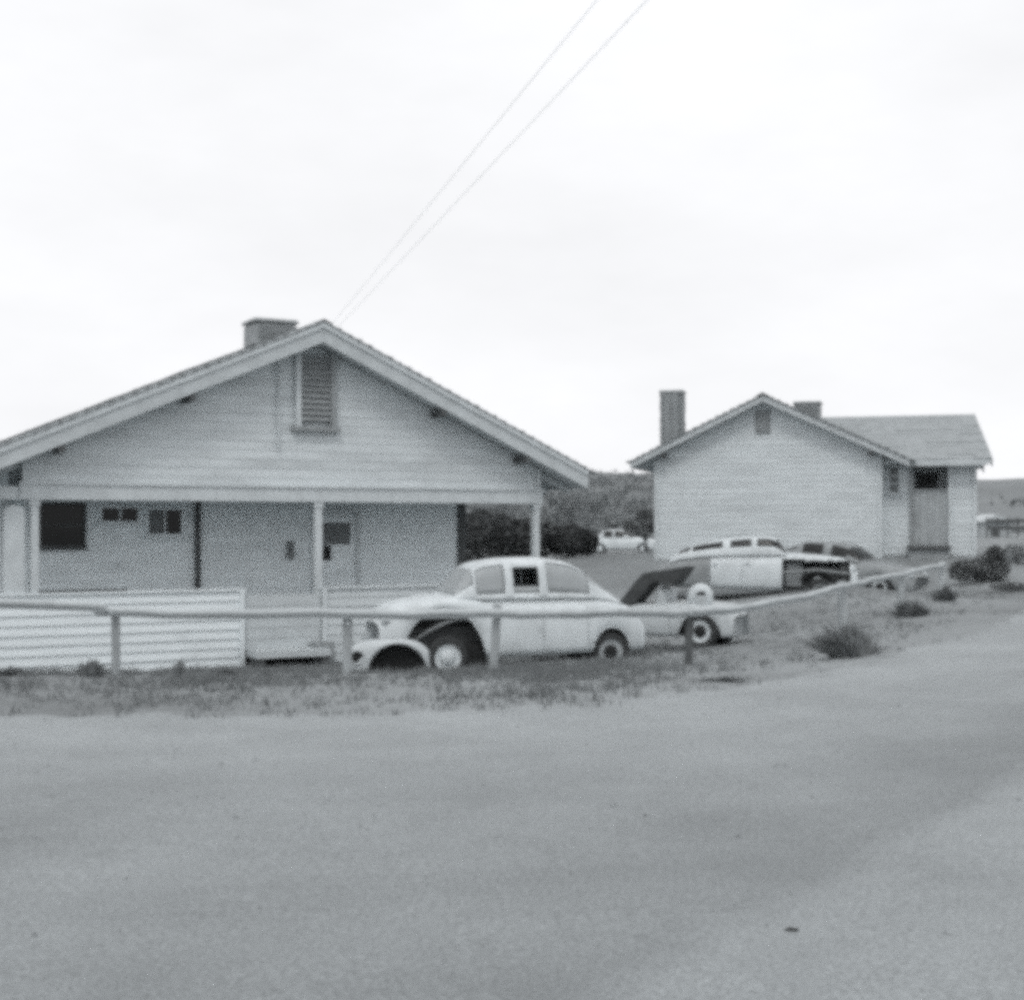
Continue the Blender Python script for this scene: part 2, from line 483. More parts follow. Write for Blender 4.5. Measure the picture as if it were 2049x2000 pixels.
at_.data.foreach_set('value', [e[2] for e in ed])
_s = np.concatenate([[0], np.cumsum(np.linalg.norm(np.diff(_EA, axis=0), axis=1))])
at2 = road.data.attributes.new('along', 'FLOAT', 'POINT')
at2.data.foreach_set('value', np.repeat(_s, nv).tolist())

# far hills
hm = MB()
az = np.linspace(-75, 75, 151)
rr_ = [130, 150, 170, 185, 200, 212, 225, 245, 290, 360]
hp = [0, .18, .45, .7, .9, 1.0, .93, .75, .3, -.1]
for a in az:
    ht = 10.3 + .16 * math.sin(a * .9) + .1 * math.sin(a * 2.3) - 1.3 * min(1, max(0, (a - 9) / 6)) + (.5 * math.sin(a * .3) if a < -4 or a > 26 else 0)
    for r_, h in zip(rr_, hp):
        x, y = r_ * math.sin(R(a)), r_ * math.cos(R(a))
        hm.v.append((x, y, 1.0 + (ht - 1.0) * h + (0.4 * math.sin(x * .13) * math.sin(y * .17) if 0 < h < 1 else 0) - (0.5 if h <= 0 else 0)))
nh = len(rr_)
hm.f = [(i * nh + k, (i + 1) * nh + k, (i + 1) * nh + k + 1, i * nh + k + 1) for i in range(len(az) - 1) for k in range(nh - 1)]
hm.f = [f[::-1] for f in hm.f]
hm.build('hill', 'hill', smooth=True, kind='structure')

# ------------------------------------------------------------------ small building helpers
def board_row(parent, x0, x1, y, z, h, mname, t=0.013, name='siding_board', zl=None, zr=None):
    """one clapboard: thick lower lip, thin top, front towards -y; ends may be cut to a slope (zl, zr = x at the top edge)"""
    xa, xb = (x0 if zl is None else zl), (x1 if zr is None else zr)
    b = MB()
    b.add([(x0, y - t, z), (x1, y - t, z), (x1, y, z), (x0, y, z), (xa, y - .006, z + h), (xb, y - .006, z + h), (xb, y, z + h), (xa, y, z + h)],
          [(0, 3, 2, 1), (4, 5, 6, 7), (0, 1, 5, 4), (1, 2, 6, 5), (2, 3, 7, 6), (3, 0, 4, 7)])
    return b.build(name, mname, parent)

def window(parent, x0, x1, y, z0, z1, frame='trim', glass='glass', fw=0.05, mull=0, bars=0, curtain=None, sash=True):
    """frame proud of the wall, glass set back, sill"""
    f = MB()
    f.box(x0 - fw, x0, y - .045, y + .02, z0 - fw, z1 + fw)
    f.box(x1, x1 + fw, y - .045, y + .02, z0 - fw, z1 + fw)
    f.box(x0, x1, y - .043, y + .02, z1, z1 + fw)
    f.box(x0, x1, y - .043, y + .02, z0 - fw, z0)
    wnd = f.build('window', frame, parent)
    MB().box(x0, x1, y - .012, y - .004, z0, z1).build('pane', glass, wnd)
    for k in range(mull):
        xm = x0 + (x1 - x0) * (k + 1) / (mull + 1)
        MB().box(xm - .015, xm + .015, y - .035, y - .013, z0, z1).build('mullion', frame, wnd)
    for k in range(bars):
        zm = z0 + (z1 - z0) * (k + 1) / (bars + 1)
        MB().box(x0, x1, y - .032, y - .013, zm - .015, zm + .015).build('glazing_bar', frame, wnd)
    MB().box(x0 - fw - .03, x1 + fw + .03, y - .09, y, z0 - fw - .035, z0 - fw - .002).build('sill', frame, wnd)
    if curtain:
        a, b_ = curtain
        MB().box(x0 + (x1 - x0) * a, x0 + (x1 - x0) * b_, y - .02, y - .0135, z0, z1).build('curtain', 'curtain', wnd)
    return wnd

def gable_roof(parent, x0, xa, x1, za, zl, zr, y0, y1, thick, mname, shingle_mat, seed=1, fascia=True, ridge=True):
    """two slopes: apex (xa, za), eave undersides (x0, zl), (x1, zr); y0 front .. y1 back"""
    rg = random.Random(seed)
    deck = MB()
    for (xe, ze) in ((x0, zl), (x1, zr)):
        poly = [(xe, ze), (xa, za), (xa, za + thick * .45), (xe, ze + thick * .45)]
        deck.prism(poly, 'y', y0 + .06, y1)
    roof = deck.build('roof', 'soffit', parent)
    if fascia:
        for (xe, ze) in ((x0, zl), (x1, zr)):
            s = 0.012 if xe < xa else -0.012
            poly = [(xe, ze - .05), (xa - s * .1, za - .05), (xa - s * .1, za + thick * .62), (xe, ze + thick * .62)]
            MB().prism(poly, 'y', y0, y0 + .045).build('barge_board', 'fascia', roof)
            if thick > .5:
                hi_ = [(xe, ze + thick * .36), (xa - s * .1, za + thick * .36), (xa - s * .1, za + thick * .55), (xe, ze + thick * .55)]
                MB().prism(hi_, 'y', y0 - .035, y0 - .002).build('barge_trim', 'trim', roof)
            MB().box(min(xe, xe + s), max(xe, xe + s), y0 + .05, y1 - .01, ze - .05, ze + thick * .6).build('eave_fascia', 'fascia', roof)
    # shingle courses: overlapping butt-edged strips with uneven tabs
    sh = MB()
    for (xe, ze, sg) in ((x0, zl, 1), (x1, zr, -1)):
        ln = math.hypot(xa - xe, za - ze)
        ux, uz = (xa - xe) / ln, (za - ze) / ln
        nxv, nzv = (-uz, ux) if sg == 1 else (uz, -ux)
        if nzv < 0: nxv, nzv = -nxv, -nzv
        n = max(3, int(ln / .22))
        for k in range(n):
            a, b_ = k / n * ln - (.06 if k == 0 else 0), min(ln, (k + 1.25) / n * ln)
            y = y0 - .05
            while y < y1 + .05:
                wd = rg.uniform(.55, 1.0)
                ye = min(y + wd - .008, y1 + .06)
                dl = rg.uniform(-.02, .02)
                lo, hi = thick * .46, thick * .46 + .022 + rg.uniform(0, .02)
                c = []
                for (al, hh) in ((a + dl, lo + .03), (b_, lo + .005), (b_, lo + .012), (a + dl, hi + .035)):
                    c.append((xe + ux * al + nxv * hh, ze + uz * al + nzv * hh))
                sh.prism(c, 'y', y, ye)
                y += wd
    sh.build('shingles', shingle_mat, roof, kind='stuff')
    if ridge:
        rp = MB()
        y = y0 - .06
        while y < y1:
            z = za + thick * .46 + .07 + rg.uniform(0, .012)
            sl, sr = (za - zl) / (xa - x0), (za - zr) / (x1 - xa)
            rp.prism([(xa - .16, z - .16 * sl), (xa, z), (xa + .16, z - .16 * sr), (xa + .16, z - .16 * sr + .02), (xa, z + .028), (xa - .16, z - .16 * sl + .02)], 'y', y, y + .34)
            y += .3
        rp.build('ridge_cap', shingle_mat, roof, kind='stuff')
    return roof

# ------------------------------------------------------------------ front house
W1 = 9.96
H1 = thing('bungalow', (-8.22, 23.5, -0.25), R(28.16), 'large pale clapboard house with a wide front gable over a deep shaded porch', 'house')
XA, ZA, ZC = 5.14, 5.92, 3.70           # apex and wall corner under the roof
def rake(u):
    return ZC + (ZA - ZC) * (u / XA if u < XA else (W1 - u) / (W1 - XA))
slL, slR = (ZA - ZC) / XA, (ZA - ZC) / (W1 - XA)
OVR = .80
# core wall behind the gable boards
MB().prism([(0.02, 3.27), (W1 - .02, 3.27), (W1 - .02, ZC - .02), (XA, ZA - .03), (0.02, ZC - .02)], 'y', .02, .16).build('gable_wall', 'siding', H1)
z, bh = 3.27, 0.165
while z < ZA - .12:
    zt = min(z + bh, ZA - .04)
    def xl(zz): return 0.0 if zz <= ZC else (zz - ZC) / slL
    def xr(zz): return W1 if zz <= ZC else W1 - (zz - ZC) / slR
    jg = random.Random(int(z * 100)).uniform(-.004, .004)
    board_row(H1, xl(z), xr(z), .02, z + jg, zt - z - .004, 'siding', zl=xl(zt), zr=xr(zt))
    z += bh
# vertical corner trim of the gable
for u in (0.0, W1 - .1):
    MB().box(u - .004, u + .104, -.035, .0, 3.27, ZC + .02).build('corner_board', 'trim', H1)
# porch beam in lengths, with a drip moulding
for a, b_ in ((-.04, 3.3), (3.306, 6.7), (6.706, W1 + .04)):
    MB().box(a, b_, -.05, .17, 3.0, 3.25).build('porch_beam', 'trim', H1)
MB().box(-.06, W1 + .06, -.085, .0, 3.252, 3.29).build('drip_moulding', 'trim', H1)
# louvred gable vent
vt = MB().box(4.80, 5.54, -.03, .0, 4.46, 5.72).build('gable_vent', 'vent', H1)
for k in range(11):
    zz = 4.5 + k * .107
    MB().add([(4.88, -.10, zz), (5.46, -.10, zz), (5.46, -.035, zz + .075), (4.88, -.035, zz + .075), (4.88, -.095, zz + .016), (5.46, -.095, zz + .016), (5.46, -.032, zz + .092), (4.88, -.032, zz + .092)],
             [(0, 1, 2, 3), (4, 7, 6, 5), (0, 4, 5, 1), (1, 5, 6, 2), (2, 6, 7, 3), (3, 7, 4, 0)]).build('louvre', 'vent', vt)
for a, b_ in ((4.78, 4.876), (5.464, 5.56)):
    MB().box(a, b_, -.112, -.031, 4.38, 5.76).build('vent_frame', 'trim' if a < 5 else 'vent', vt)
MB().box(4.70, 5.64, -.13, -.02, 4.30, 4.378).build('vent_sill', 'vent', vt)
# conduit beside the vent
MB().tube([(4.46, -.045, 3.95), (4.46, -.045, 5.55)], .022).build('conduit', 'soffit', H1)
# roof
OVL = 1.25
rf = gable_roof(H1, -OVL, XA, W1 + OVR, ZA + .02, ZC - slL * OVL + .02, ZC - slR * OVR + .02, -.55, 9.3, .58, None, 'shingle', 11)
# lookout brackets under the rakes and rafter tails at the eaves
for u in (0.55, 2.75, 7.58, 9.4):
    MB().box(u - .05, u + .05, -.53, .05, rake(u) - .16, rake(u) - .035).build('lookout', 'darkwood', rf)
for k in range(10):
    yy = 0.1 + k * .95
    for u0, u1, zz, sl in ((-OVL + .05, .15, ZC - slL * OVL, slL), (W1 + OVR - .05, W1 - .15, ZC - slR * OVR, slR)):
        a = zz - .02
        poly = [(u0, a - .1), (u1, a - .1 + sl * abs(u1 - u0)), (u1, a + sl * abs(u1 - u0)), (u0, a)]
        MB().prism(poly, 'y', yy, yy + .06).build('rafter_tail', 'soffit', rf)
# house body behind the porch
SB = 1.9
BR = 9.18
MB().box(.05, BR, SB + .02, 8.8, -.2, 3.74).build('wall', 'porch_wall', H1)
MB().box(0, W1, .17, SB + .01, 3.20, 3.24).build('porch_ceiling', 'soffit', H1)
z = .62
k = 0
while z < 3.17:
    board_row(H1, .05, BR, SB + .02, z, .176, 'porch_wall', t=.018)
    z += .18
for u in (BR - .02, .03):
    MB().box(u - .12, u + .06, SB - .045, SB + .02, .58, 3.18).build('corner_board', 'darkwood' if u > 5 else 'trim', H1)
# porch floor planks
for k in range(13):
    MB().box(.02, W1 - .02, .10 + k * .14, .10 + k * .14 + .134, .50, .56).build('floor_plank', 'greywood', H1)
# windows and doors of the porch wall
YW = SB - .005
window(H1, .62, 1.36, YW, 2.2, 2.93, frame='darkwood', bars=1)
window(H1, 1.70, 2.36, YW, 2.64, 2.89, frame='porch_wall', mull=1)
window(H1, 2.56, 3.18, YW, 2.40, 2.86, frame='porch_wall', mull=1, curtain=(.02, .42))
MB().tube([(3.49, YW - .06, .75), (3.49, YW - .06, 3.19)], .055).build('downpipe', 'darkwood', H1)
dr = MB().box(5.92, 6.72, YW - .03, YW + .01, .58, 2.72).build('door', 'porch_wall', H1)
MB().box(6.02, 6.62, YW - .036, YW - .031, 2.18, 2.62).build('door_pane', 'curtain', dr)
MB().box(6.02, 6.2, YW - .045, YW - .031, 1.86, 2.16).build('letter_slot', 'black', dr)
MB().box(6.08, 6.56, YW - .042, YW - .031, .8, 1.7).build('door_panel', 'porch_wall', dr)
MB().lathe([(.0, -.08), (.025, -.075), (.03, -.055), (.012, -.04), (.012, -.03)], 10, c=(6.65, YW, 1.55)).build('knob', 'chrome', dr)
for a, b_ in ((5.82, 5.915), (6.725, 6.82)):
    MB().box(a, b_, YW - .05, YW, .58, 2.8).build('door_jamb', 'trim', dr)
MB().box(5.82, 6.82, YW - .05, YW, 2.803, 2.9).build('door_head', 'trim', dr)
MB().box(5.30, 5.40, YW - .10, YW - .02, 1.90, 2.25).build('mail_box', 'curtain', H1)
# porch posts
def post(u, w, z0=.56, z1=3.0, y=.0, m='trim', name='porch_post', base=True):
    p = MB().box(u - w / 2, u + w / 2, y - w / 2 + .06, y + w / 2 + .06, z0, z1).build(name, m, H1)
    if base:
        MB().box(u - w / 2 - .02, u + w / 2 + .02, y - w / 2 + .04, y + w / 2 + .08, z1 - .10, z1 - .003).build('post_cap', m, p)
    return p
post(.20, .13)
post(5.25, .14)
post(9.89, .13)
# broad pale pillar with a rounded head at the left end of the porch
pb = MB()
arc = [(-.29 + .16 + .16 * math.cos(R(a)), 2.80 + .1 * math.sin(R(a))) for a in range(0, 181, 20)]
pb.prism([(-.29, .56), (.03, .56)] + arc, 'y', -.02, .22)
pb.build('pillar', 'trim', H1)
MB().box(-.55, .12, .0, .2, 3.0, 3.22).build('porch_beam', 'trim', H1)
# porch parapets: boards on a core, capped; the left end wraps round the corner
def parapet(u0, u1, z0=.02, z1=1.38, y=-.02, m='siding_low', lip=.034):
    core = MB().box(u0 + .01, u1 - .01, y + .005, y + .11, z0 - .12, z1).build('parapet', m, H1)
    z = z0
    i = 0
    rg = random.Random(int(u0 * 10))
    while z < z1 - .04:
        h = min(.166, z1 - z)
        b = board_row(core, u0, u1, y, z, h - .004, m, t=lip + rg.uniform(0, .006))
        b.rotation_euler = (0, R(rg.uniform(-.12, .12)), 0)
        z += .17
    MB().box(u0 - .03, u1 + .03, y - .06, y + .14, z1 + .002, z1 + .045).build('cap_rail', m, core)
    for u in (u0, u1 - .09):
        MB().box(u, u + .09, y - .06, y - .002, z0 - .1, z1 + .001).build('corner_board', m, core)
parapet(-.6, 3.82)
parapet(5.30, W1 - .02, m='siding', lip=.016)
# dark loose plank lying on the left parapet cap
MB().box(.25, 1.75, -.02, .10, 1.43, 1.462).build('loose_plank', 'darkwood', H1)
# stoop between the parapets, raised on blocks with a dark gap beneath
st = MB().box(3.84, 5.28, -.02, .08, .30, 1.30).build('stoop', 'stoop', H1)
for k in range(5):
    MB().box(3.85, 5.27, -.052 - .002 * (k % 2), -.022, .31 + k * .197, .31 + k * .197 + .19).build('stoop_board', 'stoop', st)
MB().box(3.86, 5.26, -.62, -.055, .20, .29).build('tread', 'stoop', st)
for k in range(3):
    MB().box(3.86, 5.26, -.60 + k * .18, -.60 + k * .18 + .172, .292, .325).build('tread_board', 'stoop', st)
for u in (3.9, 5.1):
    MB().box(u, u + .14, -.58, -.1, -.1, .198).build('block', 'darkwood', st)
MB().box(3.84, 5.28, .09, .13, -.2, .3).build('stoop_shade', 'black', st)  # black panel, the shadow beneath the stoop put into its colour
MB().box(5.05, 5.42, -.4, -.09, .0, .42).build('meter_box', 'vent', H1)
# foundation under the right and left parts
MB().box(0.0, W1, .12, .3, -.3, .48).build('foundation', 'concrete', H1)

def cooler(loc, rz, s, label, depth=1.0):
    """evaporative roof cooler: louvred cabinet, lid and feet"""
    t = thing('roof_cooler', loc, rz, label, 'cooler')
    w_, d_, h_ = 1.1 * s, 1.0 * s * depth, .56 * s
    cb = MB().cbox(-w_ / 2, w_ / 2, -d_ / 2, d_ / 2, .0, h_, .05).build('cabinet', 'cooler', t)
    MB().cbox(-w_ / 2 - .03, w_ / 2 + .03, -d_ / 2 - .03, d_ / 2 + .03, h_ + .002, h_ + .07, .03).build('lid', 'cooler', t)
    for k in range(6):
        zz = .1 * s + k * .07 * s
        MB().box(-w_ * .4, w_ * .4, -d_ / 2 - .02, -d_ / 2 - .001, zz, zz + .03 * s).build('louvre', 'vent', cb)
    for sx in (-1, 1):
        for sy in (-1, 1):
            MB().box(sx * w_ * .4 - .03, sx * w_ * .4 + .03, sy * d_ * .4 - .03, sy * d_ * .4 + .03, -.42, -.002).build('foot', 'darkwood', t)
    return t
def in_house(loc, rot_deg, u, s_, z_):
    c, s = math.cos(R(rot_deg)), math.sin(R(rot_deg))
    return (loc[0] + c * u - s * s_, loc[1] + s * u + c * s_, loc[2] + z_)
cooler(in_house((-8.22, 23.5, -.25), 28.16, 4.98, 2.0, 6.08), R(28.16), .78, 'squat grey cooler box on the ridge of the large front house')

# ------------------------------------------------------------------ rear house
G2 = 1.25
H2LOC = (4.0, 39.2, G2)
H2 = thing('cottage', H2LOC, R(-16), 'smaller pale clapboard house with chimney and side wing behind the junk cars', 'house')
W2, XA2, ZA2, ZC2 = 6.16, 3.03, 4.45, 2.98
s2L, s2R = (ZA2 - ZC2) / XA2, (ZA2 - ZC2) / (W2 - XA2)
MB().prism([(0, -.5), (W2, -.5), (W2, ZC2), (XA2, ZA2), (0, ZC2)], 'y', .02, 8.5).build('wall', 'siding', H2)
z = .12
while z < ZA2 - .14:
    zt = min(z + .165, ZA2 - .04)
    def xl2(zz): return 0.0 if zz <= ZC2 else (zz - ZC2) / s2L
    def xr2(zz): return W2 if zz <= ZC2 else W2 - (zz - ZC2) / s2R
    board_row(H2, xl2(z), xr2(z), .018, z, zt - z - .004, 'siding', zl=xl2(zt), zr=xr2(zt))
    z += .165
for u in (-.004, W2 - .1):
    MB().box(u, u + .104, -.03, .014, .1, ZC2).build('corner_board', 'trim', H2)
MB().box(-.02, W2 + .02, -.012, .3, -.6, .11).build('foundation', 'concrete', H2)
r2 = gable_roof(H2, -.62, XA2, W2 + .72, ZA2 + .02, ZC2 - s2L * .62 + .02, ZC2 - s2R * .72 + .02, -.42, 8.9, .22, None, 'shingle', 21)
for u, zz in ((.3, ZC2 + .06), (W2 - .3, ZC2 + .06)):
    MB().box(u - .05, u + .05, -.40, .01, zz - .12, zz - .0).build('lookout', 'darkwood', r2)
v2 = MB().box(2.78, 3.2, -.03, .016, 3.58, 4.2).build('gable_vent', 'vent', H2)
for k in range(6):
    MB().box(2.80, 3.16, -.055, -.031, 3.63 + k * .09, 3.63 + k * .09 + .05).build('louvre', 'vent', v2)
# chimney of separate bricks
ch = MB().box(.02, .52, 1.2, 1.62, 3.0, 4.85).build('chimney', 'mortar', r2)
bme = MB().box(-.108, .108, -.05, .05, -.036, .036).mesh('brick', 'brick')
bms = MB().box(-.05, .05, -.108, .108, -.036, .036).mesh('brick', 'brick')
rg = random.Random(3)
for c_ in range(20):
    zz = 3.3 + c_ * .083
    if zz > 4.85: break
    for k in range(2):
        link('brick', bme, ch, (.155 + k * .232 + (.025 if c_ % 2 else -.025), 1.2 - .035 + rg.uniform(-.008, .008), zz))
        link('brick', bms, ch, (.02 - .035 + rg.uniform(-.008, .008), 1.30 + k * .228, zz))
        link('brick', bms, ch, (.52 + .035 + rg.uniform(-.008, .008), 1.30 + k * .228, zz))
MB().box(-.07, .61, 1.1, 1.72, 4.852, 4.94).build('chimney_cap', 'brick', ch)
# wing on the right
WX0, WX1, WY0, WY1 = W2 - .3, 8.58, .5, 4.1
wg = MB()
RY, RZ, EZ = 2.3, 4.05, 2.98
wg.prism([(WY0 + 1.0, -.5), (WY1, -.5), (WY1, EZ), (RY, RZ - .1), (WY0 + 1.0, EZ + (RZ - .1 - EZ) * (1.0 / (RY - WY0)))], 'x', WX0, WX1)
for a, b_, c, d in ((WX0, 6.95, -.5, EZ), (7.87, WX1, -.5, EZ), (6.95, 7.87, -.5, .54), (6.95, 7.87, 2.74, EZ)):
    wg.box(a + .001, b_ - .001, WY0 + .02, WY0 + .14, c + .001, d - .001)
wg.prism([(WY0 + .14, -.5), (WY0 + 1.0, -.5), (WY0 + 1.0, EZ + .4), (WY0 + .14, EZ)], 'x', WX1 - .12, WX1 - .001)
wg.prism([(WY0 + .14, -.5), (WY0 + 1.0, -.5), (WY0 + 1.0, EZ + .4), (WY0 + .14, EZ)], 'x', WX0, 6.80)
wing = wg.build('side_wing', 'siding', H2)
z = .12
while z < EZ - .1:
    for a, b_ in ((W2 + .02, 6.92), (7.92, WX1)) if z < 2.75 else ((W2 + .02, WX1),):
        board_row(wing, a, b_, WY0 + .018, z, .161, 'siding')
    z += .165
MB().box(WX1 - .09, WX1 + .012, WY0 - .03, WY0 + .014, .1, EZ).build('corner_board', 'trim', wing)
# wing roof: front and back slopes, end rake
wr = MB()
def slant(mb, ye, ze, h0, h1, xin, x_r, x_e):
    """one roof slope whose outer end runs back from the eave to a shorter ridge"""
    mb.add([(xin, ye, ze + h0), (x_e, ye, ze + h0), (x_r, RY, RZ + h0), (xin, RY, RZ + h0), (xin, ye, ze + h1), (x_e, ye, ze + h1), (x_r, RY, RZ + h1), (xin, RY, RZ + h1)],
           [(0, 3, 2, 1), (4, 5, 6, 7), (0, 1, 5, 4), (1, 2, 6, 5), (2, 3, 7, 6), (3, 0, 4, 7)])
XR_, XE_ = WX1 - .02, WX1 + .34
for ye, sg in ((WY0 - .45, 1), (WY1 + .45, -1)):
    ze = EZ - .45 * (RZ - EZ) / (RY - WY0)
    slant(wr, ye, ze, 0, .1, XA2 + .9, XR_, XE_)
wroof = wr.build('wing_roof', 'soffit', H2)
sh = MB()
ye0, ze0 = WY0 - .47, EZ - .47 * (RZ - EZ) / (RY - WY0)
for (ya, za_, sgn) in ((ye0, ze0, 1), (WY1 + .47, ze0, -1)):
    n = 11
    for k in range(n):
        a, b_ = k / n, min(1, (k + 1.2) / n)
        x = XA2 + .75
        while x < XE_ - (XE_ - XR_) * a:
            wd = rg.uniform(.5, .9)
            xe = min(x + wd - .006, XE_ + .02 - (XE_ - XR_) * a)
            j = rg.uniform(-.02, .02)
            y1_, y2_ = ya + (RY - ya) * a, ya + (RY - ya) * b_
            z1_, z2_ = za_ + (RZ - za_) * a, za_ + (RZ - za_) * b_
            sh.prism([(y1_, z1_ + .105), (y2_, z2_ + .105), (y2_, z2_ + .112), (y1_ - j * sgn, z1_ + .135)], 'x', x, xe)
            x += wd
sh.build('shingles', 'shingle_pale', wroof, kind='stuff')
for ye in (WY0 - .45, WY1 + .45):
    ze = EZ - .45 * (RZ - EZ) / (RY - WY0)
    bb = MB()
    q = [(XE_ + .005, ye, ze - .10), (XR_ + .005, RY, RZ - .10), (XR_ + .005, RY, RZ + .12), (XE_ + .005, ye, ze + .12)]
    bb.add(q + [(p[0] + .04, p[1], p[2]) for p in q], [(0, 1, 2, 3), (7, 6, 5, 4), (0, 4, 5, 1), (1, 5, 6, 2), (2, 6, 7, 3), (3, 7, 4, 0)])
    bb.build('barge_board', 'vent', wroof)
ze = EZ - .45 * (RZ - EZ) / (RY - WY0)
MB().box(W2 + .75, WX1 + .27, WY0 - .475, WY0 - .452, ze - .07, ze + .09).build('eave_fascia', 'soffit', wroof)
# wing openings: narrow window, dark porch opening over a low wall, step
window(wing, 6.34, 6.58, WY0, 1.95, 2.62, glass='curtain', frame='trim', bars=2)
po = MB().box(6.96, 7.86, WY0 + .05, WY0 + .10, .545, 1.98).build('half_wall', 'greywood', wing)
MB().box(6.957, 7.862, WY0 - .01, WY0 + .12, 1.982, 2.03).build('half_wall_cap', 'greywood', po)
MB().box(7.05, 7.60, WY0 + .93, WY0 + .985, .55, 2.5).build('door', 'darkwood', wing)
for a, b_ in ((6.86, 6.955), (7.865, 7.95)):
    MB().box(a, b_, WY0 - .06, WY0 + .012, .5, 2.8).build('jamb', 'trim' if a > 7 else 'vent', po)
MB().box(6.96, 7.86, WY0 - .06, WY0 + .012, 2.705, 2.8).build('door_head', 'vent', po)
for k in range(5):
    MB().box(6.965 + k * .179, 6.965 + k * .179 + .17, WY0 + .03, WY0 + .048, .56, 1.97).build('board', 'greywood', po)
MB().box(6.8, 7.9, WY0 - .75, WY0 - .07, .42, .52).build('step', 'darkwood', H2)
MB().box(6.85, 7.85, WY0 - .65, WY0 - .1, -.4, .415).build('step_base', 'concrete', H2)
cooler(in_house(H2LOC, -16, 4.02, 2.6, 4.18), R(-16), .68, 'small grey cooler box on the roof of the rear house')

# ------------------------------------------------------------------ overhead wires
def wire(a, b, sag, label):
    a, b = Vector(a), Vector(b)
    pts = []
    for k in range(33):
        t = k / 32
        p = a.lerp(b, t)
        p.z -= sag * 4 * t * (1 - t)
        pts.append(p)
    MB().tube(pts, .0028, 6).build('overhead_wire', 'wire', label=label, category='wire', group='service wires to the front house')
mast_base = in_house((-8.22, 23.5, -.25), 28.16, 6.2, 3.0, 5.6)
ms = MB().tube([(6.2, 3.0, 5.5), (6.2, 3.0, 6.25)], .03).build('service_mast', 'soffit', H1)
end = in_house((-8.22, 23.5, -.25), 28.16, 6.2, 3.0, 6.22)
def extend(px, d, zpy):
    return Vector(((px - 1024.5) / F_PX * d, d, EYE + (HORIZON - zpy) / F_PX * d))
for px, lab, dz in ((1190, 'left one of the two faint wires crossing the sky', 0), (1290, 'right one of the two faint wires crossing the sky', -.12)):
    e = Vector(end); e.z += dz
    a = extend(px, 10, 0)
    a2 = e + (a - e) * 1.9
    wire(a2, e, .02, lab)

# ------------------------------------------------------------------ guard rail
RAIL = [(-30, 12.2, 1.5), (-16, 14.3, 1.46), (-5.71, 15.6, 1.43), (-4.54, 16.0, 1.32), (-1.97, 16.5, 1.27), (-.15, 17.0, 1.24), (1.75, 17.8, 1.20), (2.84, 18.7, 1.18), (4.32, 21.0, 1.23), (5.67, 23.5, 1.31), (7.48, 27.0, 1.36), (9.74, 31.5, 1.42)]
gr = thing('guard_rail', (0, 0, 0), 0, 'pale single-beam guard rail on short posts curving along the road edge', 'guard rail')
rc = []
pr = [Vector(p) for p in RAIL]
for i in range(len(pr) - 1):
    p0, p1, p2, p3 = pr[max(i - 1, 0)], pr[i], pr[i + 1], pr[min(i + 2, len(pr) - 1)]
    for k in range(8):
        t = k / 8
        rc.append(0.5 * ((2 * p1) + (p2 - p0) * t + (2 * p0 - 5 * p1 + 4 * p2 - p3) * t * t + (3 * p1 - p0 - 3 * p2 + p3) * t ** 3))
rc.append(pr[-1])
# W-profile beam in lengths; profile is (towards road, up)
prof = [(-.02, -.13), (.015, -.12), (.02, -.07), (.05, -.02), (.06, .04), (.05, .09), (.02, .125), (-.02, .13), (-.035, .05), (-.035, -.05)]
def rail_len(i0, i1, lap=0.0):
    b = MB()
    n = len(prof)
    for i in range(i0, i1 + 1):
        p = rc[i]
        tg = (rc[min(i + 1, len(rc) - 1)] - rc[max(i - 1, 0)]); tg.z = 0; tg.normalize()
        nr = Vector((tg.y, -tg.x, 0))
        for a, h in prof:
            q = p + nr * (a * .9 + lap + .012 * math.sin(i * 1.9)) + Vector((0, 0, h * .43 + .009 * math.sin(i * .83 + 1) + .006 * math.sin(i * 2.1)))
            b.v.append(tuple(q))
    for i in range(i1 - i0):
        for k in range(n):
            b.f.append((i * n + k, i * n + (k + 1) % n, (i + 1) * n + (k + 1) % n, (i + 1) * n + k))
    b.f += [tuple(range(n - 1, -1, -1)), tuple(range((i1 - i0) * n, (i1 - i0 + 1) * n))]
    return b.build('rail_beam', 'rail', gr)
cuts = [0, 8, 17, 27, 36, 46, 56, 66, 77, 88]
cuts = [c for c in cuts if c < len(rc)]
if cuts[-1] != len(rc) - 1: cuts[-1] = len(rc) - 1
for k in range(len(cuts) - 1):
    rail_len(cuts[k], cuts[k + 1], .006 if k % 2 else 0)
# posts stand behind the beam
def rail_post(x, y, top, m='post', w_=.085):
    z0 = gz(x, y) - .25
    p = MB().cbox(-w_ / 2, w_ / 2, -w_ / 2, w_ / 2, 0, top - z0, .012).build('post', m, gr, loc=(x, y, z0))
    rg_ = random.Random(int(x * 37))
    p.rotation_euler = (R(rg_.uniform(-2, 2)), R(rg_.uniform(-3.5, 3.5)), R(rg_.uniform(-8, 8)))
    MB().lathe([(.0001, -.02), (.018, -.016), (.022, 0), (.022, .02)], 8, c=(0, -w_ / 2 - .12, top - z0 - .06)).build('bolt', 'chrome', p)
    return p
def rail_at_px(px):
    best = min(rc, key=lambda p: abs(p.x / p.y - (px - 1024.5) / F_PX))
    return best
for px, m, dz, w_ in ((-250, 'post', .02, .1), (232, 'post', .0, .085), (694, 'post', -.12, .11), (985, 'post', .06, .10), (1375, 'darkwood', .0, .10), (1690, 'greywood', .02, .14), (1800, 'greywood', .0, .11), (1884, 'rail', .03, .12)):
    p = rail_at_px(px)
    x = (px - 1024.5) / F_PX * (p.y + .12)
    rail_post(x, p.y + .12, p.z + .06 + dz, m, w_)

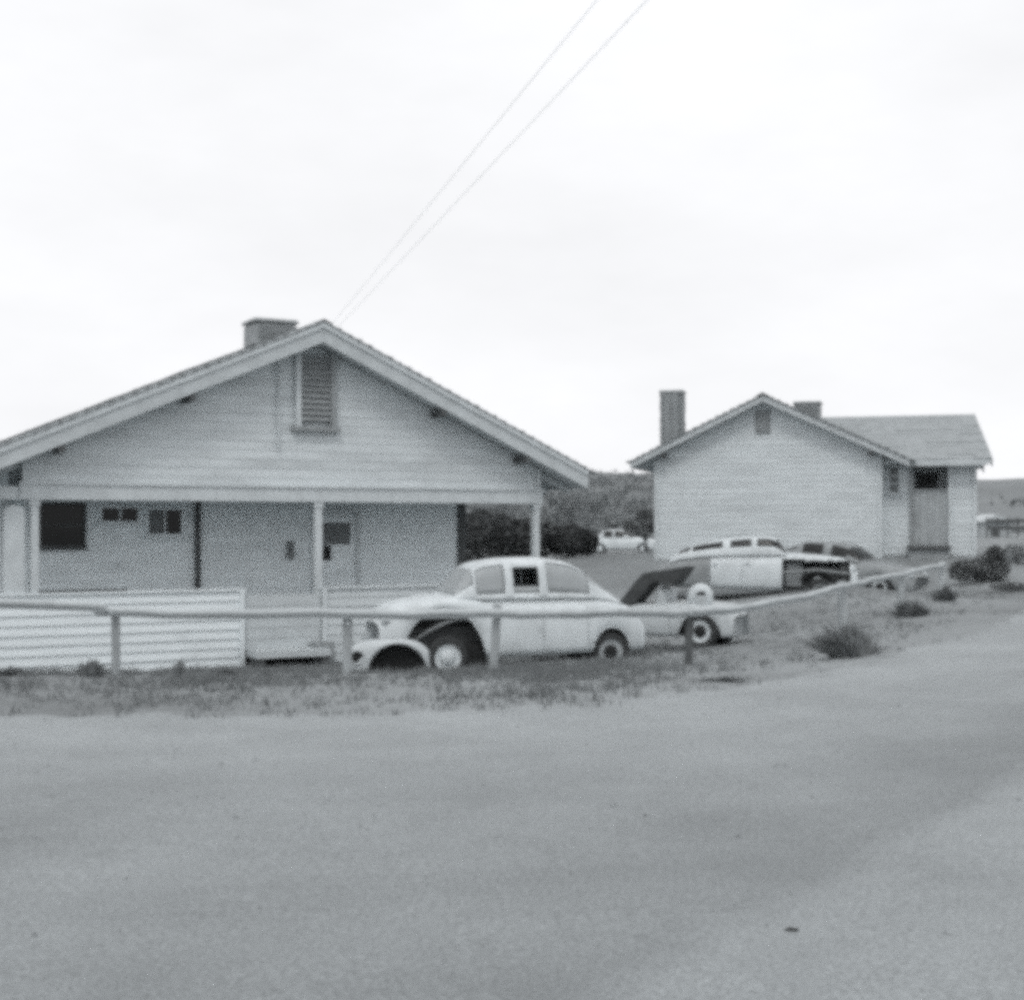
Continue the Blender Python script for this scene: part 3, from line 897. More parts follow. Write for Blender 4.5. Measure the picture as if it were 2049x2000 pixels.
# ------------------------------------------------------------------ vehicles
def interp(pts, x):
    xs, ys = zip(*pts)
    return float(np.interp(x, xs, ys))
def smooth_fn(pts, L, n=400, win=15):
    xs = np.linspace(0, L, n)
    ys = np.interp(xs, *zip(*pts))
    pad = np.concatenate([np.full(win, ys[0]), ys, np.full(win, ys[-1])])
    k = np.ones(win) / win
    sm = np.convolve(np.convolve(pad, k, 'same'), k, 'same')[win:-win]
    return lambda x: float(np.interp(x, xs, sm))

def wheel(parent, c, r, wd, side, hub='hub', hubr=.6, sunk=False):
    """tyre with rounded tread, painted disc, domed cap; side = -1 outer face towards -y"""
    t = MB().lathe([(r * .62, -wd / 2), (r * .86, -wd / 2 - .012), (r * .97, -wd * .38), (r, -wd * .2), (r, wd * .2), (r * .97, wd * .38), (r * .86, wd / 2 + .012), (r * .62, wd / 2), (r * .62, -wd / 2)], 28, c=(0, 0, 0))
    o = t.build('wheel', 'tyre', parent, smooth=True, loc=c)
    s = side
    MB().lathe([(r * .66, s * wd * .42), (r * .60, s * wd * .46), (r * .52, s * wd * .30), (r * .36, s * wd * .34), (r * .34, s * wd * .34)], 24).build('rim', hub, o, smooth=True)
    MB().lathe([(r * .36, s * wd * .34), (r * .34, s * wd * .46), (r * .22, s * wd * .60), (r * .1, s * wd * .66), (0.001, s * wd * .67)], 20).build('hubcap', hub if hubr > .5 else 'black', o, smooth=True)
    return o

def car(name, loc, rot, label, L, top, half, sill, arches, roof=None, paint='car_white', glass='pale_glass', near=-1, cut=None,
        doors=(), grey_from=None, cab_w=.9, windows=(), screen=None, back=None, holes=(), wheels=(), roof_paint=None, category='car', cols=90, group=None,
        bumper=True, lamps=True, lip=True, wheel_r=.3, hubcaps='hub'):
    """lofted car. local x: nose 0 .. tail L, y across, z up. top / half / roof are (x, value) profiles."""
    t = thing(name, loc, 0, label, category, group, rot=rot)
    zt, hw = smooth_fn(top, L), smooth_fn(half, L)
    def z0(x):
        z_ = sill(x) if callable(sill) else sill
        for (xc, a, zc, h) in arches:
            q = 1 - ((x - xc) / a) ** 2
            if q > 0:
                z_ = max(z_, zc + (h - zc) * math.sqrt(q))
        return min(z_, zt(x) - .05)
    xs = set(np.linspace(0, L, cols).tolist())
    for (xc, a, zc, h) in arches:
        xs |= set((xc + a * math.cos(R(d)) for d in range(0, 181, 9)))
    xs = sorted(x for x in xs if 0 <= x <= L)
    sec = [(.955, 0), (.985, .12), (1.0, .3), (1.0, .45), (.99, .6), (.965, .75), (.92, .87), (.82, .95), (.6, .99), (.3, 1.01), (0, 1.02)]
    ns = len(sec)
    parts = {}
    def P(x, j, sg):
        fy, fz = sec[j]
        a, b = z0(x), zt(x)
        return (x, sg * hw(x) * fy, a + (b - a) * fz)
    def put(nm, quad):
        mb = parts.setdefault(nm, MB())
        o = len(mb.v)
        mb.v += quad
        mb.f.append((o, o + 1, o + 2, o + 3))
    for sg in (-1, 1):
        for i in range(len(xs) - 1):
            for j in range(ns - 1):
                q = [P(xs[i], j, sg), P(xs[i + 1], j, sg), P(xs[i + 1], j + 1, sg), P(xs[i], j + 1, sg)]
                if sg == 1: q = q[::-1]
                c = [sum(p[k] for p in q) / 4 for k in range(3)]
                if cut and sg == near and cut(c[0], c[2]):
                    continue
                nm = 'body'
                for di, (a, b) in enumerate(doors):
                    if a < c[0] < b and j < 6 and c[2] > .2:
                        nm = 'door%d%d' % (di, sg)
                        q = [(p[0], p[1] + sg * .008, p[2]) for p in q]
                if nm == 'body' and grey_from and c[0] > grey_from: nm = 'rear_quarter'  # body panels behind this length turn grey
                put(nm, q)
    def weld(nm, mname, part, parent):
        mb = parts.pop(nm)
        me = mb.mesh(part, mname, True)
        import bmesh
        bm = bmesh.new(); bm.from_mesh(me)
        bmesh.ops.remove_doubles(bm, verts=bm.verts, dist=.0008)
        bm.to_mesh(me); bm.free()
        me.polygons.foreach_set('use_smooth', [True] * len(me.polygons))
        o = link(part, me, parent)
        md = o.modifiers.new('panel', 'SOLIDIFY'); md.thickness = .012; md.offset = -1
        return o
    # nose and tail caps
    for x in (xs[0], xs[-1]):
        lp = [P(x, j, -1) for j in range(ns)] + [P(x, j, 1) for j in range(ns - 2, -1, -1)]
        mb = parts['body']; o = len(mb.v); mb.v += lp
        ids = tuple(range(o, o + len(lp)))
        mb.f.append(ids[::-1] if x == xs[0] else ids)
    body = weld('body', paint, 'body', t)
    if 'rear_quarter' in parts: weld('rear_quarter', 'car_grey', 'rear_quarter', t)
    for nm in [n for n in parts if n.startswith('door')]:
        sg = -1 if nm.endswith('-1') else 1
        di = int(nm[4])
        d = weld(nm, paint, 'door', t)
        xh = doors[di][1] - .12
        MB().box(xh - .05, xh + .05, min(sg * hw(xh), sg * (hw(xh) + .035)), max(sg * hw(xh), sg * (hw(xh) + .035)), zt(xh) - .22, zt(xh) - .195).build('handle', 'chrome', d)
    # dark floor pan and engine mass
    MB().box(.22, L - .22, -hw(L / 2) * .62, hw(L / 2) * .62, .2, min(zt(.5), zt(L / 2)) * .62).build('chassis', 'grime', t)
    # bright lips round the arches
    if lip:
        for (xc, a, zc, h) in arches:
            for sg in (-1, 1):
                if cut and sg == near and cut(xc, h): continue
                pts = []
                for d in range(8, 173, 8):
                    x = xc + a * math.cos(R(d))
                    pts.append((x, sg * (hw(x) * .962 + .004), zc + (h - zc) * math.sin(R(d)) + .012))
                MB().tube(pts, .014, 6).build('arch_lip', paint, body, smooth=True)
    # cabin
    if roof:
        zr = smooth_fn(roof, L, win=9)
        xa, xb = roof[0][0], roof[-1][0]
        cx = np.linspace(xa, xb, 64)
        cs = [(1.0, -.05), (.985, .12), (.965, .3), (.94, .48), (.91, .64), (.87, .78), (.80, .89), (.66, .96), (.4, .99), (.18, 1.0), (0, 1.0)]
        nc = len(cs)
        def C(x, j, sg):
            fy, fz = cs[j]
            b = zt(x) - .02
            h = max(zr(x) - b, .0)
            e = min(1, min((x - xa), (xb - x)) / .25 + .75)
            return (x, sg * hw(x) * cab_w * fy * e, b + h * fz)
        for sg in (-1, 1):
            for i in range(len(cx) - 1):
                for j in range(nc - 1):
                    x = (cx[i] + cx[i + 1]) / 2
                    q = [C(cx[i], j, sg), C(cx[i + 1], j, sg), C(cx[i + 1], j + 1, sg), C(cx[i], j + 1, sg)]
                    if sg == 1: q = q[::-1]
                    nm = 'cabin'
                    fz = (cs[j][1] + cs[j + 1][1]) / 2
                    hh = zr(x) - zt(x)
                    for wi, (a, b, lo, hi) in enumerate(windows):
                        if a < x < b and lo < fz < hi and hh > .16:
                            nm = 'window%d%d' % (wi, sg)
                            if (wi in holes) and sg == near: nm = None
                    if screen and screen[0] < x < screen[1] and fz > .55: nm = 'windscreen'
                    if back and back[0] < x < back[1] and fz > .62: nm = 'rear_window'
                    if nm is None: continue
                    if nm != 'cabin':
                        q = [(p[0], p[1] * .975, p[2] - .006) for p in q]
                    put(nm, q)
        cb = weld('cabin', roof_paint or paint, 'cabin', t)
        for nm in list(parts):
            weld(nm, glass, nm.rstrip('0123456789-'), t)
        xm = (xa + xb) / 2
        for xx in (xa + (xb - xa) * .42, xa + (xb - xa) * .74):
            for sg in (-1, 1):
                MB().cbox(xx - .1, xx + .08, sg * .32 - .24, sg * .32 + .24, .35, zt(xm) + .12, .05).build('seat', 'black', t)
    for (x, z_, sg, r_, hubr, *hm_) in wheels:
        wheel(t, (x, sg * (hw(x) * .955 - .11), z_), r_, .15, sg, hm_[0] if hm_ else hubcaps, hubr)
    if bumper:
        for x, xx in ((0, -.07), (L, L + .07)):
            w_ = hw(x) * 1.25 + .1
            pts = [(xx + (.16 if x == 0 else -.16) * abs(k / 4) ** 2.5, w_ * k / 4, .36) for k in range(-4, 5)]
            b = MB().tube(pts, .045, 8).build('bumper', 'chrome', t, smooth=True)
    if lamps:
        for sg in (-1, 1):
            if cut and sg == near and cut(.12, zt(.3) * .7): continue
            x = .10
            MB().lathe([(.0001, -.05), (.05, -.045), (.08, -.02), (.095, .02), (.10, .10)], 16, axis='x', c=(x - .02, sg * hw(.2) * .78, zt(.2) * .80)).build('headlight', 'chrome', t, smooth=True)
    return t

def place(px, py, d):
    return ((px - 1024.5) / F_PX * d, d, EYE - (py - HORIZON) / F_PX * d)

# white saloon with a missing front wing, nose to the left
L1 = 3.85
z_f, z_r = .27, .40
nose = Vector(place(747, 1344, 19.1)); tail = Vector(place(1303, 1312, 20.2))
yaw = math.atan2(tail.y - nose.y, tail.x - nose.x)
pitch = -math.atan2(.10, L1)
car1 = car('saloon_car', (nose.x - .05, nose.y + .55, .28), (0, pitch, yaw),
    'white rounded saloon car missing its front wing, parked behind the guard rail', L1,
    [(0, .60), (.04, .80), (.18, .92), (.6, .99), (1.0, 1.02), (1.5, 1.0), (2.5, .98), (3.0, .96), (3.3, .91), (3.55, .84), (3.74, .73), (3.82, .62), (3.85, .46)],
    [(0, .52), (.12, .66), (.5, .72), (1, .745), (2, .76), (3, .75), (3.5, .73), (3.78, .66), (3.85, .56)], .17,
    [(.86, .60, .10, .86), (3.30, .29, .14, .50)],
    roof=[(.98, .99), (1.14, 1.20), (1.30, 1.39), (1.48, 1.475), (1.85, 1.52), (2.4, 1.515), (2.72, 1.46), (2.95, 1.34), (3.15, 1.17), (3.36, .97), (3.58, .78)],
    windows=((1.34, 1.78, .14, .86), (1.88, 2.26, .14, .34), (1.88, 2.26, .34, .80), (2.38, 3.02, .14, .86)), holes=(2,), screen=(1.03, 1.30), back=(3.02, 3.3), doors=((1.62, 2.30), (2.31, 2.92)),
    wheels=((.92, .19, -1, .30, .6), (.92, .19, 1, .30, .6), (3.30, .15, -1, .29, .3, 'greywood'), (3.30, .15, 1, .29, .3, 'greywood')), bumper=False, lamps=True)
# exposed inner apron over the front wheel
ap = MB()
pts = [(.40 + .95 * k / 12, -.54 - .05 * math.sin(math.pi * k / 12), .36 + .32 * math.sin(math.pi * (k / 12) * .62)) for k in range(13)]
for i, p in enumerate(pts):
    ap.v += [(p[0], p[1], p[2]), (p[0], p[1] - .02, p[2] + .045), (p[0], p[1] + .16, p[2] + .05), (p[0], p[1] + .16, p[2] - .02)]
for i in range(12):
    for k in range(4):
        ap.f.append((i * 4 + k, i * 4 + (k + 1) % 4, i * 4 + 4 + (k + 1) % 4, i * 4 + 4 + k))
MB().cbox(.34, 1.50, -.60, .5, -.02, .36, .05).build('under_car_shade', 'black', car1)  # added black block, the shadow under the car's front put into its colour
MB().cbox(.30, 1.46, -.42, .42, .38, .86, .04).build('bay_shade_fill', 'black', car1)  # solid black fill, the shade of the open hollow put into its colour
ap.build('inner_apron', 'car_grey', car1, smooth=True)
MB().tube([(-.04, -.5, .40), (-.06, 0, .41), (-.04, .5, .40)], .04, 8).build('bumper', 'chrome', car1, smooth=True)

# the missing wing lying on the ground in front of the nose
def loose_wing(loc, rz):
    t = thing('car_wing', loc, rz, 'detached white car wing with an empty headlight socket, on the ground by the saloon nose', 'car part')
    n = 26
    sh = MB()
    rows = 7
    xs = np.linspace(0, 1.02, n)
    def topz(x): return .48 * (1 - ((x - .48) / .62) ** 4 * .55)
    def bot(x):
        q = 1 - ((x - .60) / .40) ** 2
        return max(.02, .43 * math.sqrt(q)) if q > 0 else .02
    for x in xs:
        a, b = bot(x), max(topz(x), bot(x) + .05)
        for j in range(rows):
            f = j / (rows - 1)
            y = -.14 * math.sin(math.pi * .5 * (1 - f) + .35) if j < rows - 1 else .10
            z = a + (b - a) * min(1, f * 1.12)
            sh.v.append((x, y - .05 * math.sin(math.pi * x / 1.02), z))
    for i in range(n - 1):
        for j in range(rows - 1):
            if 0.06 < xs[i] < .14 and 2 <= j <= 3: pass
            sh.f.append((i * rows + j, (i + 1) * rows + j, (i + 1) * rows + j + 1, i * rows + j + 1))
    o = sh.build('shell', 'car_pale', t, smooth=True)
    md = o.modifiers.new('skin', 'SOLIDIFY'); md.thickness = .015
    # black plate filling the arch, the shade inside it put into the colour
    MB().prism([(.60 + .395 * math.cos(R(a)), .01 + .43 * math.sin(R(a))) for a in range(0, 181, 12)], 'y', .02, .12).build('arch_shade', 'black', t)
    sk = MB().lathe([(.105, -.03), (.09, -.05), (.078, -.03), (.075, .03)], 20, axis='y', c=(.075, -.13, .26)).build('headlight_socket', 'car_pale', t, smooth=True)
    MB().lathe([(.0001, -.018), (.079, -.018), (.079, .02)], 20, axis='y', c=(.075, -.13, .26)).build('socket_hole', 'black', sk)
    return t
wl = place(703, 1348, 18.35)
loose_wing((wl[0], wl[1], gz(wl[0], wl[1]) - .02), R(6))

# small dark-roofed car behind, nose to the right and towards the road
hx, hy, hz = place(1440, 1294, 22.2)
hulk = car('car_wreck', (hx + .42, hy + .45, .33), (0, 0, R(180 - 26)),
    'pale car wreck with dark crumpled top and one round headlight behind the rail', 3.1,
    [(0, .50), (.06, .62), (.2, .70), (.9, .76), (1.2, .72), (2.2, .70), (2.7, .66), (2.95, .58), (3.1, .45)],
    [(0, .42), (.2, .56), (.6, .64), (1.5, .67), (2.4, .64), (2.9, .52), (3.1, .42)], .2,
    [(.52, .34, .2, .58), (2.5, .32, .2, .54)], doors=((1.0, 1.7),), near=1,
    paint='car_pale', wheels=((.52, .29, -1, .29, .3), (.52, .29, 1, .29, .3), (2.5, .29, -1, .29, .3), (2.5, .29, 1, .29, .3)), bumper=False, lamps=False)
tp = MB()
tpo = [(1.66, .64), (1.50, .80), (1.30, 1.05), (1.16, 1.20), (.95, 1.245), (.70, 1.275), (.43, 1.32), (.47, 1.25), (.56, 1.12), (.66, 1.01), (.78, 1.00), (.88, 1.08), (1.02, 1.04), (1.12, .92), (1.24, .78), (1.36, .66)]
tp.prism([(a + .33, b) for a, b in tpo], 'y', .06, .58)
tp.build('crumpled_top', 'grime', hulk)
MB().cbox(1.12, 1.30, -.1, .50, .70, .98, .05).build('seat_back', 'car_pale', hulk)
MB().tube([(.52, .50, .62), (.52, .50, .86)], .09, 10).build('lamp_stalk', 'car_pale', hulk)
for sg, ang in ((1, 62),):
    hl = MB().lathe([(.03, .34), (.14, .27), (.20, .14), (.215, .04), (.19, -.02), (.13, -.05), (.085, -.045)], 20, axis='x').build('headlight', 'car_white', hulk, smooth=True)
    hl.location = (.55, sg * .42, .84)
    hl.rotation_euler = (0, 0, R(ang) * -1)
    MB().lathe([(.0001, -.046), (.088, -.046), (.088, .0)], 20, axis='x').build('lens', 'black', hl)

# long white saloon, nose to the right, front wing gone and engine bay open
nx2, ny2, nz2 = place(1722, 1160, 32.6)
car2 = car('saloon_car', (nx2 + .05, ny2 + .6, .56), (0, R(-1.0), R(180 - 12)),
    'long white saloon car with dark open engine bay where its front wing is gone', 4.65,
    [(0, .62), (.06, .82), (.3, .96), (1.0, 1.04), (1.6, 1.05), (3.2, 1.0), (3.6, .97), (4.2, .88), (4.5, .74), (4.65, .6)],
    [(0, .6), (.2, .74), (.8, .84), (2.3, .87), (3.8, .84), (4.4, .74), (4.65, .6)], .22,
    [(.85, .40, .2, .6)],
    roof=[(1.60, 1.04), (1.74, 1.24), (1.86, 1.40), (2.05, 1.455), (2.6, 1.43), (3.2, 1.35), (3.8, 1.23), (4.2, 1.05), (4.42, .80)],
    windows=((1.86, 2.32, .46, .88), (2.46, 2.95, .46, .88), (3.1, 3.85, .40, .86)), screen=(1.64, 1.86), back=(3.9, 4.2), doors=((1.75, 2.65), (2.67, 3.4)), grey_from=3.4, near=1,
    cut=lambda x, z: .18 < x < 1.74 and z < .92, glass='dark_glass',
    wheels=((.85, .20, -1, .30, .3, 'black'), (.85, .20, 1, .30, .3, 'car_grey')))
eb = MB().cbox(.5, 1.2, -.2, .55, .3, .78, .06).build('engine', 'grime', car2)
MB().cbox(1.25, 1.68, .2, .60, .3, .85, .05).build('bulkhead', 'car_grey', car2)
MB().cbox(.22, .42, .1, .66, .35, .80, .05).build('radiator', 'grime', car2)
MB().tube([(.2, .70, .62), (.9, .76, .70), (1.7, .80, .62)], .03, 8).build('wing_rail', 'car_grey', car2)
MB().tube([(-.10, -.55, .40), (-.14, 0, .40), (-.10, .62, .40), (.12, .82, .41)], .065, 8).build('bumper', 'car_white', car2, smooth=True)
MB().tube([(.6, .58, .5), (.9, .62, .62), (1.3, .6, .45)], .05, 8).build('hose', 'black', car2)
MB().tube([(.9, .62, .42), (.9, .70, .42)], .12, 12).build('air_filter', 'greywood', car2)
MB().box(-.02, .03, -.35, .35, .5, .70).build('grille', 'black', car2)

# low grey hulk in front of the rear house
kx, ky, kz = place(1856, 1165, 33.6)
car3 = car('low_car_hulk', (kx, ky + .6, .50), (0, R(-4), R(180 - 33)),
    'low grey car hulk with dark windows between the white saloon and the rear house steps', 4.0,
    [(0, .5), (.06, .66), (.3, .76), (1.0, .82), (1.5, .84), (3.0, .82), (3.5, .78), (3.9, .62), (4.0, .5)],
    [(0, .55), (.2, .7), (.8, .8), (2.2, .82), (3.4, .8), (3.85, .66), (4.0, .55)], .2,
    [(.8, .36, .2, .55), (3.2, .36, .2, .52)],
    roof=[(1.3, .84), (1.5, 1.02), (1.75, 1.18), (2.1, 1.24), (2.7, 1.24), (3.0, 1.16), (3.3, 1.0), (3.55, .80)],
    windows=((1.7, 2.1, .2, .85), (2.3, 2.85, .2, .85)), screen=(1.34, 1.7), back=(3.0, 3.3), doors=((1.5, 2.2), (2.22, 2.9)), near=1,
    paint='car_grey', glass='dark_glass', wheels=((.8, .26, 1, .29, .3), (3.2, .26, 1, .29, .3)), bumper=False, lamps=True)

# pale car far back between the houses
fx, fy, fz_ = place(1318, 1108, 85)
car4 = car('parked_car', (fx - .1, fy, gz(fx, fy) - .03), (0, 0, R(180 - 10)),
    'white car parked far back in the gap between the two houses', 4.3,
    [(0, .6), (.06, .78), (.3, .88), (1.2, .95), (3.2, .93), (4.0, .86), (4.3, .6)],
    [(0, .6), (.2, .74), (2.2, .84), (4.0, .78), (4.3, .6)], .24, [(.8, .38, .2, .6), (3.4, .38, .2, .58)],
    roof=[(1.4, .95), (1.7, 1.2), (2.0, 1.38), (2.4, 1.43), (3.0, 1.42), (3.4, 1.3), (3.9, .86)],
    windows=((1.95, 2.5, .2, .85), (2.62, 3.2, .2, .85)), screen=(1.45, 1.95), back=(3.3, 3.7), near=1, glass='dark_glass',
    wheels=((.8, .3, 1, .31, .6), (3.4, .3, 1, .31, .6), (.8, .3, -1, .31, .6), (3.4, .3, -1, .31, .6)), cols=50)

# ------------------------------------------------------------------ vegetation
def leaf_cloud(mb, c, rad, n, size, rg, flat=1.0, hollow=.3):
    for _ in range(n):
        while True:
            p = Vector((rg.uniform(-1, 1), rg.uniform(-1, 1), rg.uniform(-1, 1)))
            if hollow < p.length < 1: break
        q = Vector((c[0] + p.x * rad[0], c[1] + p.y * rad[1], c[2] + p.z * rad[2] * flat))
        a = Vector((rg.uniform(-1, 1), rg.uniform(-1, 1), rg.uniform(-.7, .7))).normalized()
        b = a.cross(Vector((rg.uniform(-1, 1), rg.uniform(-1, 1), rg.uniform(-1, 1)))).normalized()
        s = size * rg.uniform(.5, 1.3)
        o = len(mb.v)
        mb.v += [tuple(q - a * s - b * s * .15), tuple(q + b * s * .45), tuple(q + a * s), tuple(q - b * s * .45)]
        mb.f.append((o, o + 1, o + 2, o + 3))

def tree(x, y, h, wd, label, leaf, seed, n=1500, name='tree', group=None):
    rg = random.Random(seed)
    z = gz(x, y) if math.hypot(x, y) < 140 else 3
    t = thing(name, (x, y, z), 0, label, 'tree', group)
    tr = MB()
    th = h * .38
    tr.tube([(0, 0, -.2), (.05 * h * rg.uniform(-1, 1), 0, th * .5), (.06 * h * rg.uniform(-1, 1), .04 * h * rg.uniform(-1, 1), th)], [h * .035, h * .026, h * .018], 7)
    cr = MB()
    for k in range(8):
        a = rg.uniform(0, 6.28)
        e = Vector((math.cos(a) * wd * rg.uniform(.25, .42), math.sin(a) * wd * rg.uniform(.25, .42), h * rg.uniform(.45, .85)))
        tr.tube([(0, 0, th * rg.uniform(.6, 1.0)), tuple(e * .55 + Vector((0, 0, th * .35))), tuple(e)], [h * .015, h * .009, h * .004], 5)
        leaf_cloud(cr, e, (wd * rg.uniform(.16, .26), wd * rg.uniform(.16, .26), h * rg.uniform(.10, .17)), n // 9, h * .028, rg)
    leaf_cloud(cr, (0, 0, h * .8), (wd * .22, wd * .22, h * .17), n // 9, h * .028, rg)
    tr.build('trunk', 'bark', t)
    cr.build('crown', leaf, t)
    return t

def shrub(name, loc, w_, h, n, leaf, label, seed, size=.05, humps=None, category='shrub', group=None, stems=14):
    rg = random.Random(seed)
    t = thing(name, loc, 0, label, category, group)
    st_ = MB(); cr = MB()
    for k in range(stems):
        a = rg.uniform(0, 6.28); rr = rg.uniform(.1, .48)
        e = (math.cos(a) * w_ * rr, math.sin(a) * w_ * rr, h * rg.uniform(.4, .95))
        st_.tube([(e[0] * .1, e[1] * .1, -.05), (e[0] * .6, e[1] * .6, e[2] * .6), e], [.012, .008, .003], 4)
    for (cx_, cz_, rx, rz_) in (humps or [(0, .5, .5, .5)]):
        leaf_cloud(cr, (cx_ * w_, 0, cz_ * h), (rx * w_, rx * w_, rz_ * h), int(n * rx * rz_ * 4), size, rg, hollow=.15)
    st_.build('stems', 'bark', t)
    cr.build('foliage', leaf, t)
    return t

def weed(loc, w_, h, n, label, seed, m='dry', skew=0.0):
    """ragged plant: many bent blades and twigs fanning out of one root, uneven lengths, a few leaves"""
    rg = random.Random(seed)
    t = thing('weed', loc, 0, label, 'weed', 'weeds along the road shoulder')
    bl = MB(); tw = MB()
    lobes = [(rg.uniform(0, 6.28), rg.uniform(.5, 1.0), rg.uniform(.5, 1.0)) for _ in range(6)]
    for k in range(n):
        a0, rl, hl_ = rg.choice(lobes)
        a = a0 + rg.gauss(0, .5)
        out_ = w_ * .5 * rl * rg.random() ** .6
        top = h * hl_ * (1 - .75 * (out_ / (w_ * .5)) ** 1.4) * rg.uniform(.45, 1.1)
        ex, ey = math.cos(a) * out_ + skew * top, math.sin(a) * out_ * .8
        rx, ry = ex * .25 + rg.uniform(-.06, .06) * w_, ey * .25 + rg.uniform(-.06, .06) * w_
        wdt = rg.uniform(.004, .011)
        o = len(bl.v)
        mxp, myp, mz = rx + (ex - rx) * .55, ry + (ey - ry) * .55, top * .65
        bl.v += [(rx - wdt, ry, -.03), (rx + wdt, ry, -.03), (mxp + wdt, myp, mz), (mxp - wdt, myp, mz), (ex, ey, top)]
        bl.f += [(o, o + 1, o + 2, o + 3), (o + 3, o + 2, o + 4)]
        if k % 3 == 0:
            leaf_cloud(bl, (mxp, myp, mz), (.05, .05, .05), 3, .018, rg, hollow=0)
        if k % 25 == 0:
            tw.tube([(rx, ry, -.03), (mxp, myp, mz), (ex, ey, top * 1.05)], [.006, .004, .002], 4)
    tw.build('stems', 'bark', t)
    bl.build('blades', m, t)
    return t

def on_ground(px, py, d):
    x = (px - 1024.5) / F_PX * d
    return (x, d, gz(x, d))

# dark hedge-like shrubs behind the porch end
shrub('shrub', on_ground(985, 1115, 41), 2.3, 1.75, 2600, 'leaf_dark', 'big dark shrub seen through the open end of the porch', 31, .09, [(-.1, .5, .5, .5), (.3, .42, .35, .42)])
shrub('shrub', on_ground(1065, 1115, 42), 1.7, 1.35, 1500, 'leaf_dark', 'dark shrub behind the right porch post', 33, .09)
shrub('shrub', on_ground(1145, 1115, 42), 1.5, .98, 1700, 'leaf_dark', 'low dark rounded shrub just left of the far white car', 32, .08, [(-.1, .5, .5, .5), (.25, .45, .3, .42)])
# trees on the slope between and beside the houses
TREES = [(1112, 62, 3.3, 3.0, 'leaf', 'grey-leaved tree beside the eave end of the large house'), (1168, 60, 2.9, 2.6, 'leaf', 'small tree above the low rounded shrub'),
         (1228, 100, 4.2, 5.0, 'leaf', 'broad tree on the slope above the far white car'), (1290, 72, 2.6, 2.2, 'leaf_dark', 'small dark tree beside the left wall of the rear house'),
         (1052, 70, 3.3, 3.4, 'leaf', 'tree showing over the open porch end behind the right post'), (1000, 64, 2.9, 3.0, 'leaf', 'pale tree framed high in the open end of the porch')]
for i, (px, d, h, wd, lf, lab) in enumerate(TREES):
    tree((px - 1024.5) / F_PX * d, d, h, wd, lab, lf, 50 + i, 1400, group='trees in the gap between the houses')
# weeds at the parapet foot and along the shoulder
def px_ground(px, py):
    """where the ray through a photo pixel meets the ground"""
    k, m_ = (px - 1024.5) / F_PX, (py - HORIZON) / F_PX
    ds = np.linspace(4, 60, 1400)
    zz = heights(k * ds, ds)
    ray = EYE - m_ * ds
    i = int(np.argmax(ray <= zz)) if (ray <= zz).any() else 1399
    return (k * ds[i], ds[i], float(zz[i]))
WEEDS = [(25, 1352, .7, .16, 260, 'low weed clump at the left end of the white porch parapet'), (178, 1354, .6, .24, 330, 'weed clump left of the guard rail post by the white parapet'),
         (358, 1354, .26, .26, 160, 'thin upright weed before the white parapet, left of the stoop'),
         (1716, 1312, 1.7, .52, 1500, 'wide ragged tumbleweed at the road edge below the leaning rail post'), (1824, 1234, 1.2, .42, 520, 'pointed weed on the shoulder right of the tumbleweed'),
         (1895, 1202, 1.0, .42, 420, 'ragged weed on the shoulder below the end of the guard rail'), (455, 1352, .7, .12, 220, 'low weed just left of the stoop gap'),
         (1440, 1362, 1.5, .08, 90, 'flat weed patch on the bare shoulder left of the tumbleweed')]
for i, (px, py, w_, h, n_, lab) in enumerate(WEEDS):
    q = px_ground(px, py)
    weed(q, w_, h, n_, lab, 70 + i, 'leaf' if i == 2 else 'grass' if i == 7 else 'dry')
# dark clumps by the right edge
q = on_ground(1958, 1128, 33.5)
shrub('shrub', q, 1.35, .9, 2200, 'leaf_dark', 'dark two-humped shrub beside the right wall of the rear house', 91, .045, [(-.28, .32, .26, .3), (.22, .42, .34, .44), (.30, .78, .16, .24)])
q = px_ground(2025, 1182)
shrub('shrub', (q[0], q[1], q[2]), 1.0, .2, 700, 'leaf_dark', 'flat dark plant patch at the right edge of the picture', 92, .03)
q = on_ground(2035, 1110, 36)
shrub('shrub', q, .9, .5, 500, 'leaf', 'grey low shrub right of the dark two-humped shrub', 93, .05)
# stones
def stone(px, py, r_, label, seed, sq=.6, m='stone'):
    rg = random.Random(seed)
    q = px_ground(px, py)
    b = MB()
    n1, n2 = 6, 9
    for i in range(n1 + 1):
        for k in range(n2):
            t1, t2 = math.pi * i / n1, 2 * math.pi * k / n2
            f = r_ * (1 + rg.uniform(-.16, .16))
            b.v.append((f * math.sin(t1) * math.cos(t2) * 1.25, f * math.sin(t1) * math.sin(t2), f * math.cos(t1) * sq))
    for i in range(n1):
        for k in range(n2):
            b.f.append((i * n2 + k, (i + 1) * n2 + k, (i + 1) * n2 + (k + 1) % n2, i * n2 + (k + 1) % n2))
    b.build('stone', m, smooth=True, loc=(q[0], q[1], q[2] + r_ * sq * .55), label=label, category='stone')
stone(1960, 1156, .14, 'dark stone on the slope below the dark two-humped shrub', 5, .8, 'black')
stone(1585, 1866, .024, 'small dark stone lying alone on the open road', 6, .45, 'black')
